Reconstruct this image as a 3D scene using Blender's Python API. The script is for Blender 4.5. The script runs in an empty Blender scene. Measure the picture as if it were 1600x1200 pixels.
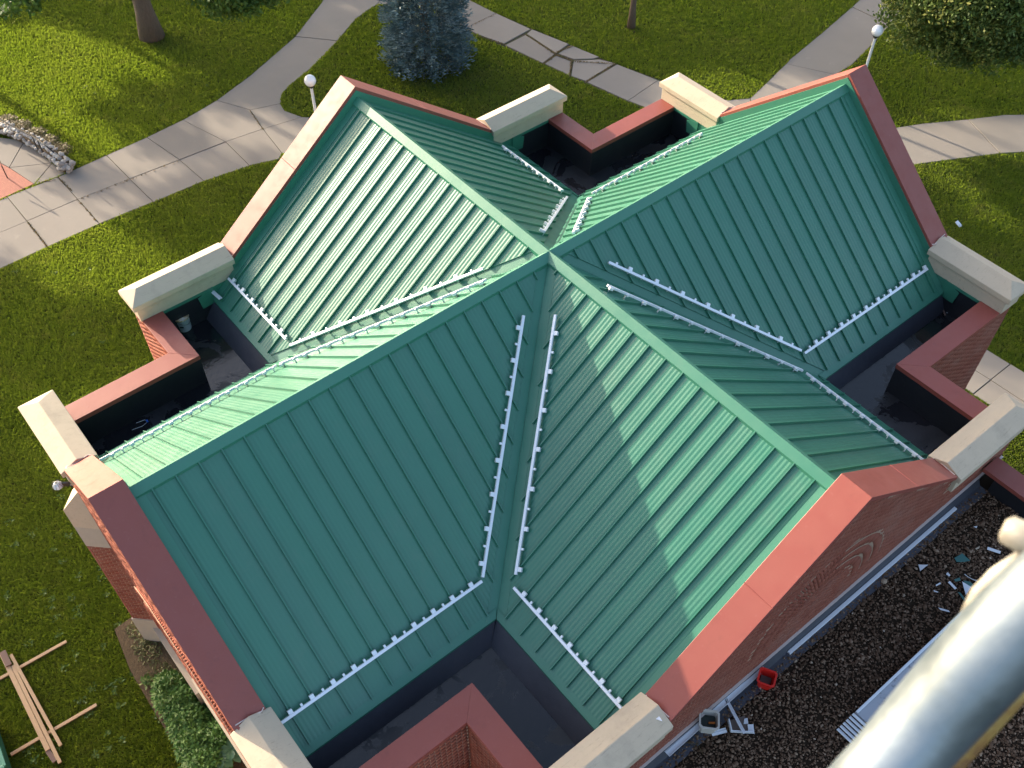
import bpy, math, random
import numpy as np
from mathutils import Vector, Matrix
random.seed(7); RNG = np.random.default_rng(7)
D = bpy.data
SC = bpy.context.scene
COL = SC.collection
GZ = 12.1                        # the building is laid out from its roof apex; at the end all is lifted so the ground is z = 0

# ------------------------------------------------------------------ camera, sky, sun, exposure
CAM = np.array([10.38567, -9.35249, 12.52337]); RX, RY, RZ = 0.66874, 0.01167, 0.89647
FPX, PPX, PPY = 1555.78742, -23.84285, 66.37749
cd = D.cameras.new('camera'); cam = D.objects.new('camera', cd); COL.objects.link(cam); SC.camera = cam
cam.location = CAM; cam.rotation_euler = (RX, RY, RZ)
cd.sensor_width = 36; cd.sensor_fit = 'HORIZONTAL'; cd.lens = FPX/1600*36
cd.shift_x = -PPX/1600; cd.shift_y = PPY/1600
cd.clip_start = .05; cd.clip_end = 600
cd.dof.use_dof = True; cd.dof.focus_distance = 19; cd.dof.aperture_fstop = 13.0

SUN = Vector((-1, -.2, .30)).normalized()     # towards the sun
w = D.worlds.new('World'); SC.world = w; w.use_nodes = True
nt = w.node_tree; bg = nt.nodes['Background']
sky = nt.nodes.new('ShaderNodeTexSky'); sky.sky_type = 'NISHITA'; sky.sun_disc = False
sky.sun_elevation = math.asin(SUN.z); sky.sun_rotation = math.atan2(SUN.x, SUN.y)
sky.altitude = 300; sky.air_density = .9; sky.dust_density = 3.5; sky.ozone_density = .25
nt.links.new(sky.outputs[0], bg.inputs[0]); bg.inputs[1].default_value = .15
sl = D.lights.new('sun', 'SUN'); sl.energy = 3.7; sl.angle = math.radians(.55); sl.color = (1, .86, .66)
so = D.objects.new('sun', sl); COL.objects.link(so); so.rotation_euler = SUN.to_track_quat('Z', 'Y').to_euler(); so.location = (-30, -6, 20)
SC.view_settings.view_transform = 'Standard'; SC.view_settings.look = 'None'
SC.view_settings.gamma = 1; SC.view_settings.exposure = 1.72
try: SC.view_settings.use_curve_mapping = False
except Exception: pass

_R = np.array(Matrix.Rotation(RZ, 3, 'Z') @ Matrix.Rotation(RY, 3, 'Y') @ Matrix.Rotation(RX, 3, 'X'))
def ray(px, py):
    return _R @ np.array([(px-800-PPX)/FPX, -(py-600-PPY)/FPX, -1.0])
def onplane(px, py, n, d=0.):
    r = ray(px, py); n = np.array(n, float); return CAM + r*((d-n@CAM)/(n@r))
def at(px, py, z=-GZ):          # measured photo point -> place on the level z
    return onplane(px, py, (0, 0, 1), z)
def along(px, py, dist):
    r = ray(px, py); return CAM + r*dist/np.linalg.norm(r)

# ------------------------------------------------------------------ measured dimensions (m)
E_, H_, T_ = 3.257, .331, .527
WX, WY = 4.372, 3.850           # half widths of the roof over the X arms and the Y arms
SX, SY = E_/WX, E_/WY
LEN = {'px': 6.751, 'py': 8.5, 'nx': 6.421, 'ny': 8.463}
DIR = {'px': (1, 0), 'py': (0, 1), 'nx': (-1, 0), 'ny': (0, -1)}
AX, AY, BT = 4.681, 5.541, .482
ZP, ZF = -2.90, -3.725
def prm(a):
    return (WX, WY, SX, 3.685, AY+BT) if a in ('px', 'nx') else (WY, WX, SY, 3.187, AX+BT)  # W, Wother, slope, Wc, Wouter
def uv(a, u, v, z=0.):
    dx, dy = DIR[a]; return (dx*u-dy*v, dy*u+dx*v, z)

# ------------------------------------------------------------------ mesh helpers
class MB:
    def __init__(s): s.v = []; s.f = []
    def poly(s, pts):
        n = len(s.v); s.v += [tuple(map(float, p)) for p in pts]; s.f.append(tuple(range(n, n+len(pts))))
    def prism(s, top, bot):      # two matching loops
        n = len(s.v); k = len(top); s.v += [tuple(map(float, p)) for p in top]+[tuple(map(float, p)) for p in bot]
        s.f.append(tuple(range(n, n+k))); s.f.append(tuple(range(n+2*k-1, n+k-1, -1)))
        for i in range(k):
            j = (i+1) % k; s.f.append((n+j, n+i, n+k+i, n+k+j))
    def slab(s, pts, z0, z1): s.prism([(p[0], p[1], z1) for p in pts], [(p[0], p[1], z0) for p in pts])
    def box(s, c, h, R=None):
        P = [(-1, -1, -1), (1, -1, -1), (1, 1, -1), (-1, 1, -1), (-1, -1, 1), (1, -1, 1), (1, 1, 1), (-1, 1, 1)]
        P = [np.array(p)*np.array(h) for p in P]
        if R is not None: P = [R @ p for p in P]
        P = [p+np.array(c) for p in P]; s.prism(P[4:], P[:4])
    def bb(s, x0, x1, y0, y1, z0, z1): s.box(((x0+x1)/2, (y0+y1)/2, (z0+z1)/2), (abs(x1-x0)/2, abs(y1-y0)/2, abs(z1-z0)/2))
    def bar(s, a, b, w_, h_, up=(0, 0, 1)):
        a = np.array(a, float); b = np.array(b, float); d = b-a; L = np.linalg.norm(d); d /= L
        up = np.array(up, float); sd = np.cross(up, d); sd /= np.linalg.norm(sd); u2 = np.cross(d, sd)
        s.box((a+b)/2, (L/2, w_/2, h_/2), np.stack([d, sd, u2], 1))
    def tube(s, pts, r, n=10, cap=True):
        pts = [np.array(p, float) for p in pts]; rr = r if hasattr(r, '__len__') else [r]*len(pts)
        rings = []; ref = None
        for i, p in enumerate(pts):
            d = pts[min(i+1, len(pts)-1)]-pts[max(i-1, 0)]; d /= np.linalg.norm(d)
            if ref is None: ref = np.array([0, 0, 1.]) if abs(d[2]) < .9 else np.array([1., 0, 0])
            a = np.cross(d, ref); a /= np.linalg.norm(a); b = np.cross(d, a); ref = -b if False else ref
            st = len(s.v); rings.append(st)
            for k in range(n):
                t = 2*math.pi*k/n; s.v.append(tuple(p+rr[i]*(math.cos(t)*a+math.sin(t)*b)))
        for i in range(len(rings)-1):
            for k in range(n):
                k2 = (k+1) % n; s.f.append((rings[i]+k, rings[i]+k2, rings[i+1]+k2, rings[i+1]+k))
        if cap:
            s.f.append(tuple(rings[0]+k for k in reversed(range(n)))); s.f.append(tuple(rings[-1]+k for k in range(n)))
    def lathe(s, prof, c, n=20):
        rings = []
        for r, z in prof:
            rings.append(len(s.v))
            for k in range(n):
                t = 2*math.pi*k/n; s.v.append((c[0]+r*math.cos(t), c[1]+r*math.sin(t), c[2]+z))
        for i in range(len(rings)-1):
            for k in range(n):
                k2 = (k+1) % n; s.f.append((rings[i]+k, rings[i]+k2, rings[i+1]+k2, rings[i+1]+k))
        s.f.append(tuple(rings[0]+k for k in reversed(range(n)))); s.f.append(tuple(rings[-1]+k for k in range(n)))

def obj(name, mb, mat, parent=None, smooth=False, bevel=0, **props):
    me = D.meshes.new(name); me.from_pydata(mb.v, [], mb.f); me.update()
    if smooth:
        for p in me.polygons: p.use_smooth = True
        if smooth != 'all':
            try: me.set_sharp_from_angle(angle=math.radians(40))
            except Exception: pass
    return place(name, me, mat, parent, bevel, **props)
def place(name, me, mat, parent=None, bevel=0, **props):
    if mat is not None and not me.materials: me.materials.append(mat)
    o = D.objects.new(name, me); COL.objects.link(o)
    if parent is not None: o.parent = parent
    if bevel:
        m = o.modifiers.new('bevel', 'BEVEL'); m.width = bevel; m.segments = 2; m.limit_method = 'ANGLE'; m.angle_limit = .6
    for k, v in props.items(): o[k] = v
    return o
def thing(name, label, category, loc=(0, 0, 0), group=None):
    o = D.objects.new(name, None); COL.objects.link(o); o.location = loc; o.empty_display_size = .2
    o['label'] = label; o['category'] = category
    if group: o['group'] = group
    return o
def tag(o, label, category, group=None):
    o['label'] = label; o['category'] = category
    if group: o['group'] = group
    return o
def npmesh(name, V, F, attr=None, smooth=False):   # fast: V (n,3), F (m,k)
    me = D.meshes.new(name); V = np.asarray(V, np.float32); F = np.asarray(F, np.int32); k = F.shape[1]
    me.vertices.add(len(V)); me.vertices.foreach_set('co', V.ravel())
    me.loops.add(F.size); me.loops.foreach_set('vertex_index', F.ravel())
    me.polygons.add(len(F)); me.polygons.foreach_set('loop_start', np.arange(0, F.size, k, dtype=np.int32))
    try: me.polygons.foreach_set('loop_total', np.full(len(F), k, np.int32))
    except Exception: pass
    if smooth: me.polygons.foreach_set('use_smooth', np.ones(len(F), bool))
    me.update(calc_edges=True)
    if attr is not None:
        a = me.attributes.new('rnd', 'FLOAT', 'POINT'); a.data.foreach_set('value', np.asarray(attr, np.float32))
    return me

# ------------------------------------------------------------------ materials
def mat(name, col, rough=.6, metal=0., spec=.5, coat=0.):
    m = D.materials.new(name); m.use_nodes = True; b = m.node_tree.nodes['Principled BSDF']
    b.inputs['Base Color'].default_value = (*col, 1); b.inputs['Roughness'].default_value = rough
    b.inputs['Metallic'].default_value = metal; b.inputs['Specular IOR Level'].default_value = spec
    b.inputs['Coat Weight'].default_value = coat; b.inputs['Coat Roughness'].default_value = .2
    return m
def N(m, t, **kw):
    n = m.node_tree.nodes.new(t)
    for k, v in kw.items():
        if k in n.inputs: n.inputs[k].default_value = v
        else: setattr(n, k, v)
    return n
def LK(m, a, b): m.node_tree.links.new(a, b)
def BS(m): return m.node_tree.nodes['Principled BSDF']
def coords(m, scale=(1, 1, 1)):
    g = N(m, 'ShaderNodeNewGeometry'); mp = N(m, 'ShaderNodeMapping'); mp.inputs['Scale'].default_value = scale
    LK(m, g.outputs['Position'], mp.inputs[0]); return mp.outputs[0]
def noise(m, scale, detail=4, rough=.6, vec=None, dist=0.):
    n = N(m, 'ShaderNodeTexNoise'); n.inputs['Scale'].default_value = scale; n.inputs['Detail'].default_value = detail
    n.inputs['Roughness'].default_value = rough; n.inputs['Distortion'].default_value = dist
    LK(m, vec if vec is not None else coords(m), n.inputs['Vector']); return n.outputs['Fac']
def ramp(m, fac, stops):
    r = N(m, 'ShaderNodeValToRGB'); e = r.color_ramp.elements
    while len(e) < len(stops): e.new(.5)
    for i, (p, c) in enumerate(stops): e[i].position = p; e[i].color = (*c, 1) if len(c) == 3 else c
    LK(m, fac, r.inputs[0]); return r.outputs[0]
def mix(m, fac, a, b, mode='MIX'):
    x = N(m, 'ShaderNodeMix', data_type='RGBA', blend_type=mode)
    for s, i in ((fac, 0), (a, 6), (b, 7)):
        if hasattr(s, 'is_output'): LK(m, s, x.inputs[i])
        elif i == 0: x.inputs[0].default_value = s
        else: x.inputs[i].default_value = (*s, 1)
    return x.outputs[2]
def bump(m, fac, strength=.3, dist=.01):
    b = N(m, 'ShaderNodeBump'); b.inputs['Strength'].default_value = strength; b.inputs['Distance'].default_value = dist
    LK(m, fac, b.inputs['Height'])
    LK(m, b.outputs[0], BS(m).inputs['Normal']); return b
def setc(m, c): LK(m, c, BS(m).inputs['Base Color'])
def setr(m, c): LK(m, c, BS(m).inputs['Roughness'])
def g3(v): return (v, v, v)

# painted green steel
def steel_green(name, k=1., rough=(.33, .45)):
    m = mat(name, (0, 0, 0), .4, spec=.6)
    c = mix(m, noise(m, .7, 5), (.026*k, .146*k, .092*k), (.036*k, .174*k, .114*k))
    c = mix(m, ramp(m, noise(m, 9, 6, .75), [(.62, g3(0)), (.80, g3(.10))]), c, (.16, .27, .22))
    setc(m, c)
    oi = N(m, 'ShaderNodeObjectInfo')
    c = mix(m, ramp(m, oi.outputs['Random'], [(0, g3(0)), (1, g3(.35))]), c, (.042*k, .136*k, .098*k))
    c = mix(m, ramp(m, noise(m, 1.3, 6, .8, coords(m, (1, 1, .25))), [(.54, g3(0)), (.76, g3(.28))]), c, (.09, .165, .12))
    setc(m, c)
    setr(m, ramp(m, noise(m, 2.2, 6, .7), [(.3, g3(rough[0])), (.7, g3(rough[1]))]))
    bump(m, noise(m, 3.0, 3), .25, .01); return m
M_ROOF = steel_green('green_painted_steel')
M_TRIM = steel_green('green_trim_steel', 1.08, (.36, .5))
def steel_red(name, col, col2):
    m = mat(name, col, .45, spec=.5)
    c = mix(m, noise(m, 1.2, 5), col, col2)
    c = mix(m, ramp(m, noise(m, 14, 5, .7), [(.6, g3(0)), (.75, g3(.22))]), c, (.36, .17, .14))
    setc(m, c); setr(m, ramp(m, noise(m, 4, 4), [(.35, g3(.44)), (.7, g3(.60))]))
    stn = noise(m, 3.5, 6, .8, coords(m, (1, 1, .3)))
    c = mix(m, ramp(m, stn, [(.55, g3(0)), (.72, g3(.35))]), c, (col[0]*.6, col[1]*.75, col[2]*.8)); setc(m, c)
    # rivet-like dents over the fixings and gentle oil canning
    v = N(m, 'ShaderNodeTexVoronoi'); v.inputs['Scale'].default_value = 3.1; LK(m, coords(m), v.inputs['Vector'])
    d = ramp(m, v.outputs['Distance'], [(0., g3(1)), (.07, g3(0))])
    x = mix(m, .5, noise(m, 1.6, 2), d, 'ADD')
    bump(m, x, .35, .012); return m
M_RED = steel_red('oxide_red_coping', (.225, .050, .038), (.262, .070, .052))
M_WHITE = mat('bare_galvanised_trim', (.70, .73, .78), .38, metal=.25)
LK(M_WHITE, noise(M_WHITE, 20, 3), N(M_WHITE, 'ShaderNodeMath').inputs[0])
M_CLAMP = mat('pale_clamp_metal', (.70, .73, .76), .4, metal=.3)
# limestone
M_STONE = mat('cream_limestone', (.5, .43, .31), .85, spec=.3)
c = mix(M_STONE, noise(M_STONE, 2.5, 6, .7), (.52, .43, .315), (.42, .345, .26))
c = mix(M_STONE, ramp(M_STONE, noise(M_STONE, 26, 5, .8), [(.60, g3(0)), (.75, g3(.5))]), c, (.24, .20, .15))
st = noise(M_STONE, 6, 5, .8, coords(M_STONE, (5, .5, 2)))
c = mix(M_STONE, ramp(M_STONE, st, [(.58, g3(0)), (.70, g3(.5))]), c, (.17, .145, .11))
c = mix(M_STONE, ramp(M_STONE, noise(M_STONE, 1.4, 6, .75), [(.52, g3(0)), (.72, g3(.45))]), c, (.30, .25, .19))
setc(M_STONE, c); bump(M_STONE, noise(M_STONE, 60, 5, .8), .35, .006)
# brick
def brickmat(name, a, b_, mm=None):
    m = mat(name, a, .85, spec=.25)
    oi = N(m, 'ShaderNodeAttribute'); oi.attribute_name = 'rnd'
    c = ramp(m, oi.outputs['Fac'], [(0., a), (.5, b_), (1., (a[0]*1.25, a[1]*1.5, a[2]*1.5))])
    c = mix(m, ramp(m, noise(m, 30, 4, .8), [(.5, g3(0)), (.8, g3(.5))]), c, (.10, .045, .035))
    c = mix(m, ramp(m, noise(m, .9, 5, .7), [(.5, g3(0)), (.85, g3(.35))]), c, (.30, .22, .18))
    setc(m, c); bump(m, noise(m, 120, 3), .4, .004); return m
M_BRICK = brickmat('red_brick', (.20, .055, .036), (.255, .080, .052))
M_MORTAR = mat('buff_mortar', (.42, .30, .21), .95)
setc(M_MORTAR, mix(M_MORTAR, noise(M_MORTAR, 12, 5), (.46, .33, .24), (.30, .21, .15)))
# wall body further off: brick pattern by material
M_WALL = mat('brick_wall_far', (.2, .06, .04), .9)
M_WALLB = M_MORTAR
# black membrane
M_MEM = mat('black_roof_membrane', (.012, .013, .018), .5, spec=.5)
pud = noise(M_MEM, 1.1, 7, .62, dist=.6)
c = mix(M_MEM, noise(M_MEM, 5, 6, .7), (.006, .007, .009), (.014, .015, .019))
c = mix(M_MEM, ramp(M_MEM, noise(M_MEM, .8, 6, .7), [(.5, g3(0)), (.62, g3(.5))]), c, (.034, .033, .040))
c = mix(M_MEM, ramp(M_MEM, noise(M_MEM, 34, 2, .5), [(.79, g3(0)), (.82, g3(.5))]), c, (.22, .22, .22))
setc(M_MEM, mix(M_MEM, ramp(M_MEM, pud, [(.47, g3(0)), (.485, g3(.8))]), c, (.007, .007, .010)))
setr(M_MEM, ramp(M_MEM, pud, [(.455, g3(.5)), (.49, g3(.10))]))
bump(M_MEM, noise(M_MEM, 7, 5), .35, .015)
M_MEMW = mat('black_membrane_upstand', (.011, .012, .015), .42, spec=.5)
setc(M_MEMW, mix(M_MEMW, noise(M_MEMW, 3, 6, .7), (.008, .009, .012), (.020, .021, .026)))
bump(M_MEMW, noise(M_MEMW, 4, 4), .4, .02)
M_CURB = mat('grey_black_curb_membrane', (.030, .032, .045), .5, spec=.5)
setc(M_CURB, mix(M_CURB, noise(M_CURB, 4, 6, .7), (.030, .032, .044), (.062, .064, .080)))
bump(M_CURB, noise(M_CURB, 5, 4), .4, .02)
# concrete
M_CONC = mat('concrete_paving', (.4, .38, .35), .9, spec=.25)
c = mix(M_CONC, noise(M_CONC, .5, 6, .65), (.29, .258, .222), (.215, .19, .165))
oi = N(M_CONC, 'ShaderNodeObjectInfo')
c = mix(M_CONC, ramp(M_CONC, oi.outputs['Random'], [(0, g3(0)), (1, g3(.45))]), c, (.19, .17, .148))
c = mix(M_CONC, ramp(M_CONC, noise(M_CONC, 7, 6, .8), [(.60, g3(0)), (.75, g3(.4))]), c, (.19, .17, .15))
c = mix(M_CONC, ramp(M_CONC, noise(M_CONC, 1.7, 5, .75), [(.62, g3(0)), (.72, g3(.3))]), c, (.32, .295, .25))
setc(M_CONC, c); bump(M_CONC, noise(M_CONC, 40, 5), .3, .008)
M_JOINT = mat('soil_in_joints', (.07, .055, .035), 1.)
setc(M_JOINT, mix(M_JOINT, ramp(M_JOINT, noise(M_JOINT, 5, 5), [(.45, g3(0)), (.6, g3(1))]), (.065, .047, .030), (.06, .075, .02)))
M_REDCONC = mat('red_brick_paving', (.4, .14, .09), .9)
bt = N(M_REDCONC, 'ShaderNodeTexBrick'); bt.inputs['Scale'].default_value = 5
bt.inputs['Color1'].default_value = (.40, .15, .10, 1); bt.inputs['Color2'].default_value = (.34, .12, .085, 1); bt.inputs['Mortar'].default_value = (.2, .1, .08, 1)
LK(M_REDCONC, coords(M_REDCONC), bt.inputs['Vector']); setc(M_REDCONC, bt.outputs[0])
# lawn
M_LAWN = mat('mown_lawn', (.06, .09, .02), 1., spec=.1)
c = mix(M_LAWN, ramp(M_LAWN, noise(M_LAWN, .22, 6, .7), [(.42, g3(0)), (.62, g3(1))]), (.036, .050, .020), (.066, .062, .030))
c = mix(M_LAWN, ramp(M_LAWN, noise(M_LAWN, .9, 7, .8), [(.60, g3(0)), (.74, g3(.75))]), c, (.105, .085, .035))
c = mix(M_LAWN, ramp(M_LAWN, noise(M_LAWN, 18, 5, .8), [(.35, g3(.6)), (.6, g3(0))]), c, (.018, .032, .008))
setc(M_LAWN, c); bump(M_LAWN, noise(M_LAWN, 22, 6, .8), 1., .10)
M_BLADE = mat('grass_blades', (.06, .11, .02), .7, spec=.2)
at_ = N(M_BLADE, 'ShaderNodeAttribute'); at_.attribute_name = 'rnd'
c = ramp(M_BLADE, at_.outputs['Fac'], [(0, (.028, .054, .018)), (.55, (.056, .086, .027)), (.82, (.092, .105, .040)), (1., (.17, .145, .08))])
c = mix(M_BLADE, ramp(M_BLADE, noise(M_BLADE, .22, 7, .75), [(.42, g3(0)), (.62, g3(.6))]), c, (.110, .095, .045))
c = mix(M_BLADE, ramp(M_BLADE, noise(M_BLADE, .8, 7, .8), [(.53, g3(0)), (.66, g3(.8))]), c, (.155, .115, .060))
c = mix(M_BLADE, ramp(M_BLADE, noise(M_BLADE, 1.3, 6, .8), [(.30, g3(.6)), (.46, g3(0))]), c, (.026, .048, .012))
setc(M_BLADE, c)
tr = N(M_BLADE, 'ShaderNodeBsdfTranslucent'); ms = N(M_BLADE, 'ShaderNodeMixShader'); ms.inputs[0].default_value = .6
LK(M_BLADE, mix(M_BLADE, .65, c, (.30, .42, .02)), tr.inputs[0]); LK(M_BLADE, BS(M_BLADE).outputs[0], ms.inputs[1]); LK(M_BLADE, tr.outputs[0], ms.inputs[2])
LK(M_BLADE, ms.outputs[0], M_BLADE.node_tree.nodes['Material Output'].inputs[0])
def foliage(name, a, b_, c_, transl=.25):
    m = mat(name, a, .55, spec=.3)
    t = N(m, 'ShaderNodeAttribute'); t.attribute_name = 'rnd'
    c = ramp(m, t.outputs['Fac'], [(0, a), (.55, b_), (1., c_)])
    setc(m, c)
    tr = N(m, 'ShaderNodeBsdfTranslucent'); ms = N(m, 'ShaderNodeMixShader'); ms.inputs[0].default_value = transl
    LK(m, c, tr.inputs[0]); LK(m, BS(m).outputs[0], ms.inputs[1]); LK(m, tr.outputs[0], ms.inputs[2])
    LK(m, ms.outputs[0], m.node_tree.nodes['Material Output'].inputs[0]); return m
M_LEAF = foliage('elm_leaves', (.040, .090, .014), (.07, .14, .022), (.13, .19, .04))
M_LEAF2 = foliage('maple_leaves', (.045, .085, .020), (.11, .16, .032), (.30, .29, .07))
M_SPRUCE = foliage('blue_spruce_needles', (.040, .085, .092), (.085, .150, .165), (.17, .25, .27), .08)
M_HEDGE = foliage('peony_leaves', (.030, .085, .014), (.055, .145, .022), (.11, .22, .040), .2)
M_HOSTA = mat('hosta_leaf', (.05, .13, .055), .45)
setc(M_HOSTA, mix(M_HOSTA, noise(M_HOSTA, 8, 4), (.035, .105, .045), (.075, .17, .075)))
M_WEED = foliage('dry_weeds', (.10, .07, .03), (.16, .13, .05), (.24, .17, .10))
M_WEED2 = foliage('straggly_weeds', (.06, .06, .02), (.09, .10, .03), (.14, .13, .05))
M_BARK = mat('bark', (.10, .07, .05), .95)
nb = noise(M_BARK, 9, 6, .7, coords(M_BARK, (3, 3, .5))); setc(M_BARK, mix(M_BARK, nb, (.055, .038, .028), (.19, .14, .10))); bump(M_BARK, nb, 1, .05)
M_SOIL = mat('bare_soil', (.09, .065, .04), 1.)
setc(M_SOIL, mix(M_SOIL, noise(M_SOIL, 6, 6, .7), (.060, .040, .020), (.13, .088, .048))); bump(M_SOIL, noise(M_SOIL, 14, 6, .8), 1, .08)
M_GRAVB = mat('gravel_bed_base', (.030, .020, .013), 1., spec=.1)
M_PEB = mat('roof_pebbles', (.07, .05, .04), .85, spec=.15)
at_ = N(M_PEB, 'ShaderNodeAttribute'); at_.attribute_name = 'rnd'
setc(M_PEB, ramp(M_PEB, at_.outputs['Fac'], [(0, (.060, .034, .020)), (.45, (.125, .075, .048)), (.8, (.22, .145, .098)), (.93, (.34, .25, .18)), (1, (.50, .42, .34))]))
M_WOOD = mat('pine_board', (.5, .33, .19), .75)
nb = noise(M_WOOD, 5, 5, .6, coords(M_WOOD, (1.2, 9, 4))); setc(M_WOOD, mix(M_WOOD, nb, (.34, .22, .12), (.50, .35, .21)))
M_WOODB = mat('brown_weathered_board', (.16, .10, .08), .8)
M_BLACK = mat('black_painted_iron', (.012, .012, .014), .4)
M_GLOBE = mat('white_globe_glass', (.86, .86, .88), .12, spec=.6, coat=.4)
M_POLE = mat('white_painted_pole', (.72, .72, .72), .4)
M_PAIL = mat('white_plastic_pail', (.45, .50, .56), .45)
M_LID = mat('smeared_pail_lid', (.6, .5, .4), .6)
setc(M_LID, ramp(M_LID, noise(M_LID, 9, 6, .8), [(.42, (.62, .58, .52)), (.52, (.50, .33, .16)), (.60, (.14, .10, .07)), (.66, (.66, .62, .56))]))
M_REDP = mat('red_plastic', (.62, .018, .012), .35, coat=.2)
M_WPL = mat('cream_plastic_tub', (.50, .47, .42), .5)
M_DARK = mat('dark_rubbish', (.02, .03, .025), .6)
M_ORANGE = mat('orange_tool', (.6, .18, .03), .5)
M_SCRAP = mat('white_coated_offcut', (.62, .64, .68), .45)
M_SCRAPG = mat('green_coated_offcut', (.022, .11, .10), .45)
M_CARD = mat('brown_tray', (.10, .07, .06), .7)
M_GALV = mat('scuffed_galvanised_tube', (.62, .66, .70), .35, metal=.75)
sc_ = noise(M_GALV, 12, 6, .7, coords(M_GALV, (1, 1, 1)))
setc(M_GALV, ramp(M_GALV, sc_, [(.3, (.18, .22, .26)), (.7, (.32, .37, .42))])); setr(M_GALV, ramp(M_GALV, sc_, [(.35, g3(.30)), (.7, g3(.48))]))
bump(M_GALV, noise(M_GALV, 18, 3), .25, .004)
M_YELLOW = mat('worn_yellow_paint', (.60, .36, .05), .5)
yc = noise(M_YELLOW, 30, 6, .8)
setc(M_YELLOW, ramp(M_YELLOW, yc, [(.40, (.42, .27, .08)), (.50, (.34, .18, .05)), (.58, (.20, .09, .04)), (.66, (.34, .31, .25))]))
M_KNOB = mat('worn_knob_metal', (.6, .58, .5), .5, metal=.2)
setc(M_KNOB, ramp(M_KNOB, noise(M_KNOB, 30, 4, .7), [(.40, (.34, .33, .29)), (.55, (.24, .22, .19)), (.62, (.38, .36, .31))]))
M_RUBBLE = mat('whitish_fieldstone', (.4, .37, .33), .9)
oi = N(M_RUBBLE, 'ShaderNodeObjectInfo')
c = mix(M_RUBBLE, oi.outputs['Random'], (.52, .49, .44), (.23, .20, .18))
setc(M_RUBBLE, mix(M_RUBBLE, ramp(M_RUBBLE, noise(M_RUBBLE, 9, 5, .8), [(.5, g3(0)), (.7, g3(.7))]), c, (.17, .14, .12))); bump(M_RUBBLE, noise(M_RUBBLE, 12, 4), .8, .05)
M_SEAL = mat('pale_sealant', (.55, .46, .42), .5)
M_GREYST = mat('grey_limestone_dressing', (.36, .33, .28), .9)
setc(M_GREYST, mix(M_GREYST, noise(M_GREYST, 5, 6, .7), (.44, .39, .31), (.33, .29, .24)))
M_GCONT = mat('green_container_steel', (.03, .16, .11), .45)

# ================================================================== SETTING: lawn and paths
def P2(l, z=-GZ): return [at(x, y, z)[:2] for x, y in l]
slabs_px = [
 # diagonal walk, two rows
 [(12, 309), (91, 278), (122, 313), (43, 347)], [(43, 347), (122, 313), (156, 351), (75, 387)],
 [(-80, 352), (12, 309), (43, 347), (-60, 390)], [(-60, 390), (43, 347), (75, 387), (-40, 440)],
 [(91, 278), (167, 244), (203, 281), (122, 313)], [(122, 313), (203, 281), (240, 317), (156, 351)],
 [(167, 244), (230, 216), (281, 251), (203, 281)], [(203, 281), (281, 251), (319, 284), (240, 317)],
 [(230, 216), (286, 189), (353, 223), (281, 251)], [(281, 251), (353, 223), (390, 260), (319, 284)],
 [(286, 189), (339, 158), (391, 173), (411, 203), (353, 223)], [(353, 223), (411, 203), (441, 241), (436, 250), (390, 260)],
 [(391, 173), (438, 163), (445, 174), (472, 184), (411, 203)], [(411, 203), (472, 184), (560, 190), (560, 260), (441, 241)],
 [(339, 158), (390, 120), (462, 58), (527, 65), (503, 90), (484, 109), (453, 134), (440, 148), (438, 163), (391, 173)],
 [(462, 58), (503, 5), (518, -25), (610, -25), (590, 8), (575, 17), (556, 31), (527, 65)],
 # far broken walk
 [(590, 8), (610, -25), (690, -25), (731, 0), (640, 8)],
 [(690, -10), (731, 0), (775, 22), (728, 45), (700, 30)], [(775, 22), (829, 47), (787, 70), (745, 55), (728, 45)],
 [(831, 47), (889, 70), (869, 84), (823, 54)], [(821, 56), (867, 86), (848, 100), (789, 72)],
 [(892, 72), (936, 90), (927, 93), (896, 94), (872, 85)], [(869, 88), (893, 96), (890, 119), (851, 101)],
 [(896, 96), (937, 94), (961, 100), (915, 128), (892, 120)], [(964, 102), (1028, 127), (981, 159), (917, 130)],
 [(1028, 127), (1080, 146), (1040, 182), (981, 159)], [(1080, 146), (1137, 158), (1172, 155), (1180, 200), (1040, 182)],
 [(1172, 155), (1194, 134), (1228, 101), (1305, 118), (1250, 160), (1180, 200)],
 [(1228, 101), (1234, 94), (1287, 50), (1331, 12), (1390, 40), (1366, 67), (1330, 103), (1305, 118)],
 [(1331, 12), (1344, 0), (1372, -25), (1440, -25), (1400, 30), (1390, 40)],
 # walk to the right
 [(1385, 203), (1444, 194), (1512, 188), (1562, 241), (1475, 252), (1425, 259)], [(1512, 188), (1569, 181), (1660, 180), (1660, 236), (1562, 241)],
 [(1385, 203), (1425, 259), (1410, 268), (1340, 215)],
 # walk at the right corner
 [(1541, 547), (1578, 570), (1547, 595), (1510, 572)], [(1578, 570), (1600, 583), (1660, 616), (1660, 668), (1547, 595)],
 [(1510, 572), (1547, 595), (1520, 617), (1480, 590)], [(1547, 595), (1660, 668), (1650, 700), (1570, 650), (1520, 617)],
 # plaza by the stone wall
 [(-30, 205), (0, 216), (39, 221), (15, 263), (-30, 240)], [(39, 221), (82, 256), (15, 263)], [(82, 256), (54, 289), (15, 263)], [(82, 256), (103, 271), (91, 277), (54, 290)],
]
red_px = [(-60, 225), (-30, 240), (15, 263), (54, 289), (12, 308), (-60, 340)]
lawn = MB()
lawn.poly([(-170, -120, -GZ), (120, -120, -GZ), (120, 150, -GZ), (-170, 150, -GZ)])
obj('lawn', lawn, M_LAWN, kind='structure')
slab_polys = [P2(s) for s in slabs_px] + [P2(red_px)]
base = MB()
for s in slab_polys:
    c = np.mean(s, 0); base.slab([c+(p-c)*(1+.10/np.linalg.norm(p-c)) for p in s][::1], -GZ-.05, -GZ+.006+random.random()*.004)
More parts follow.
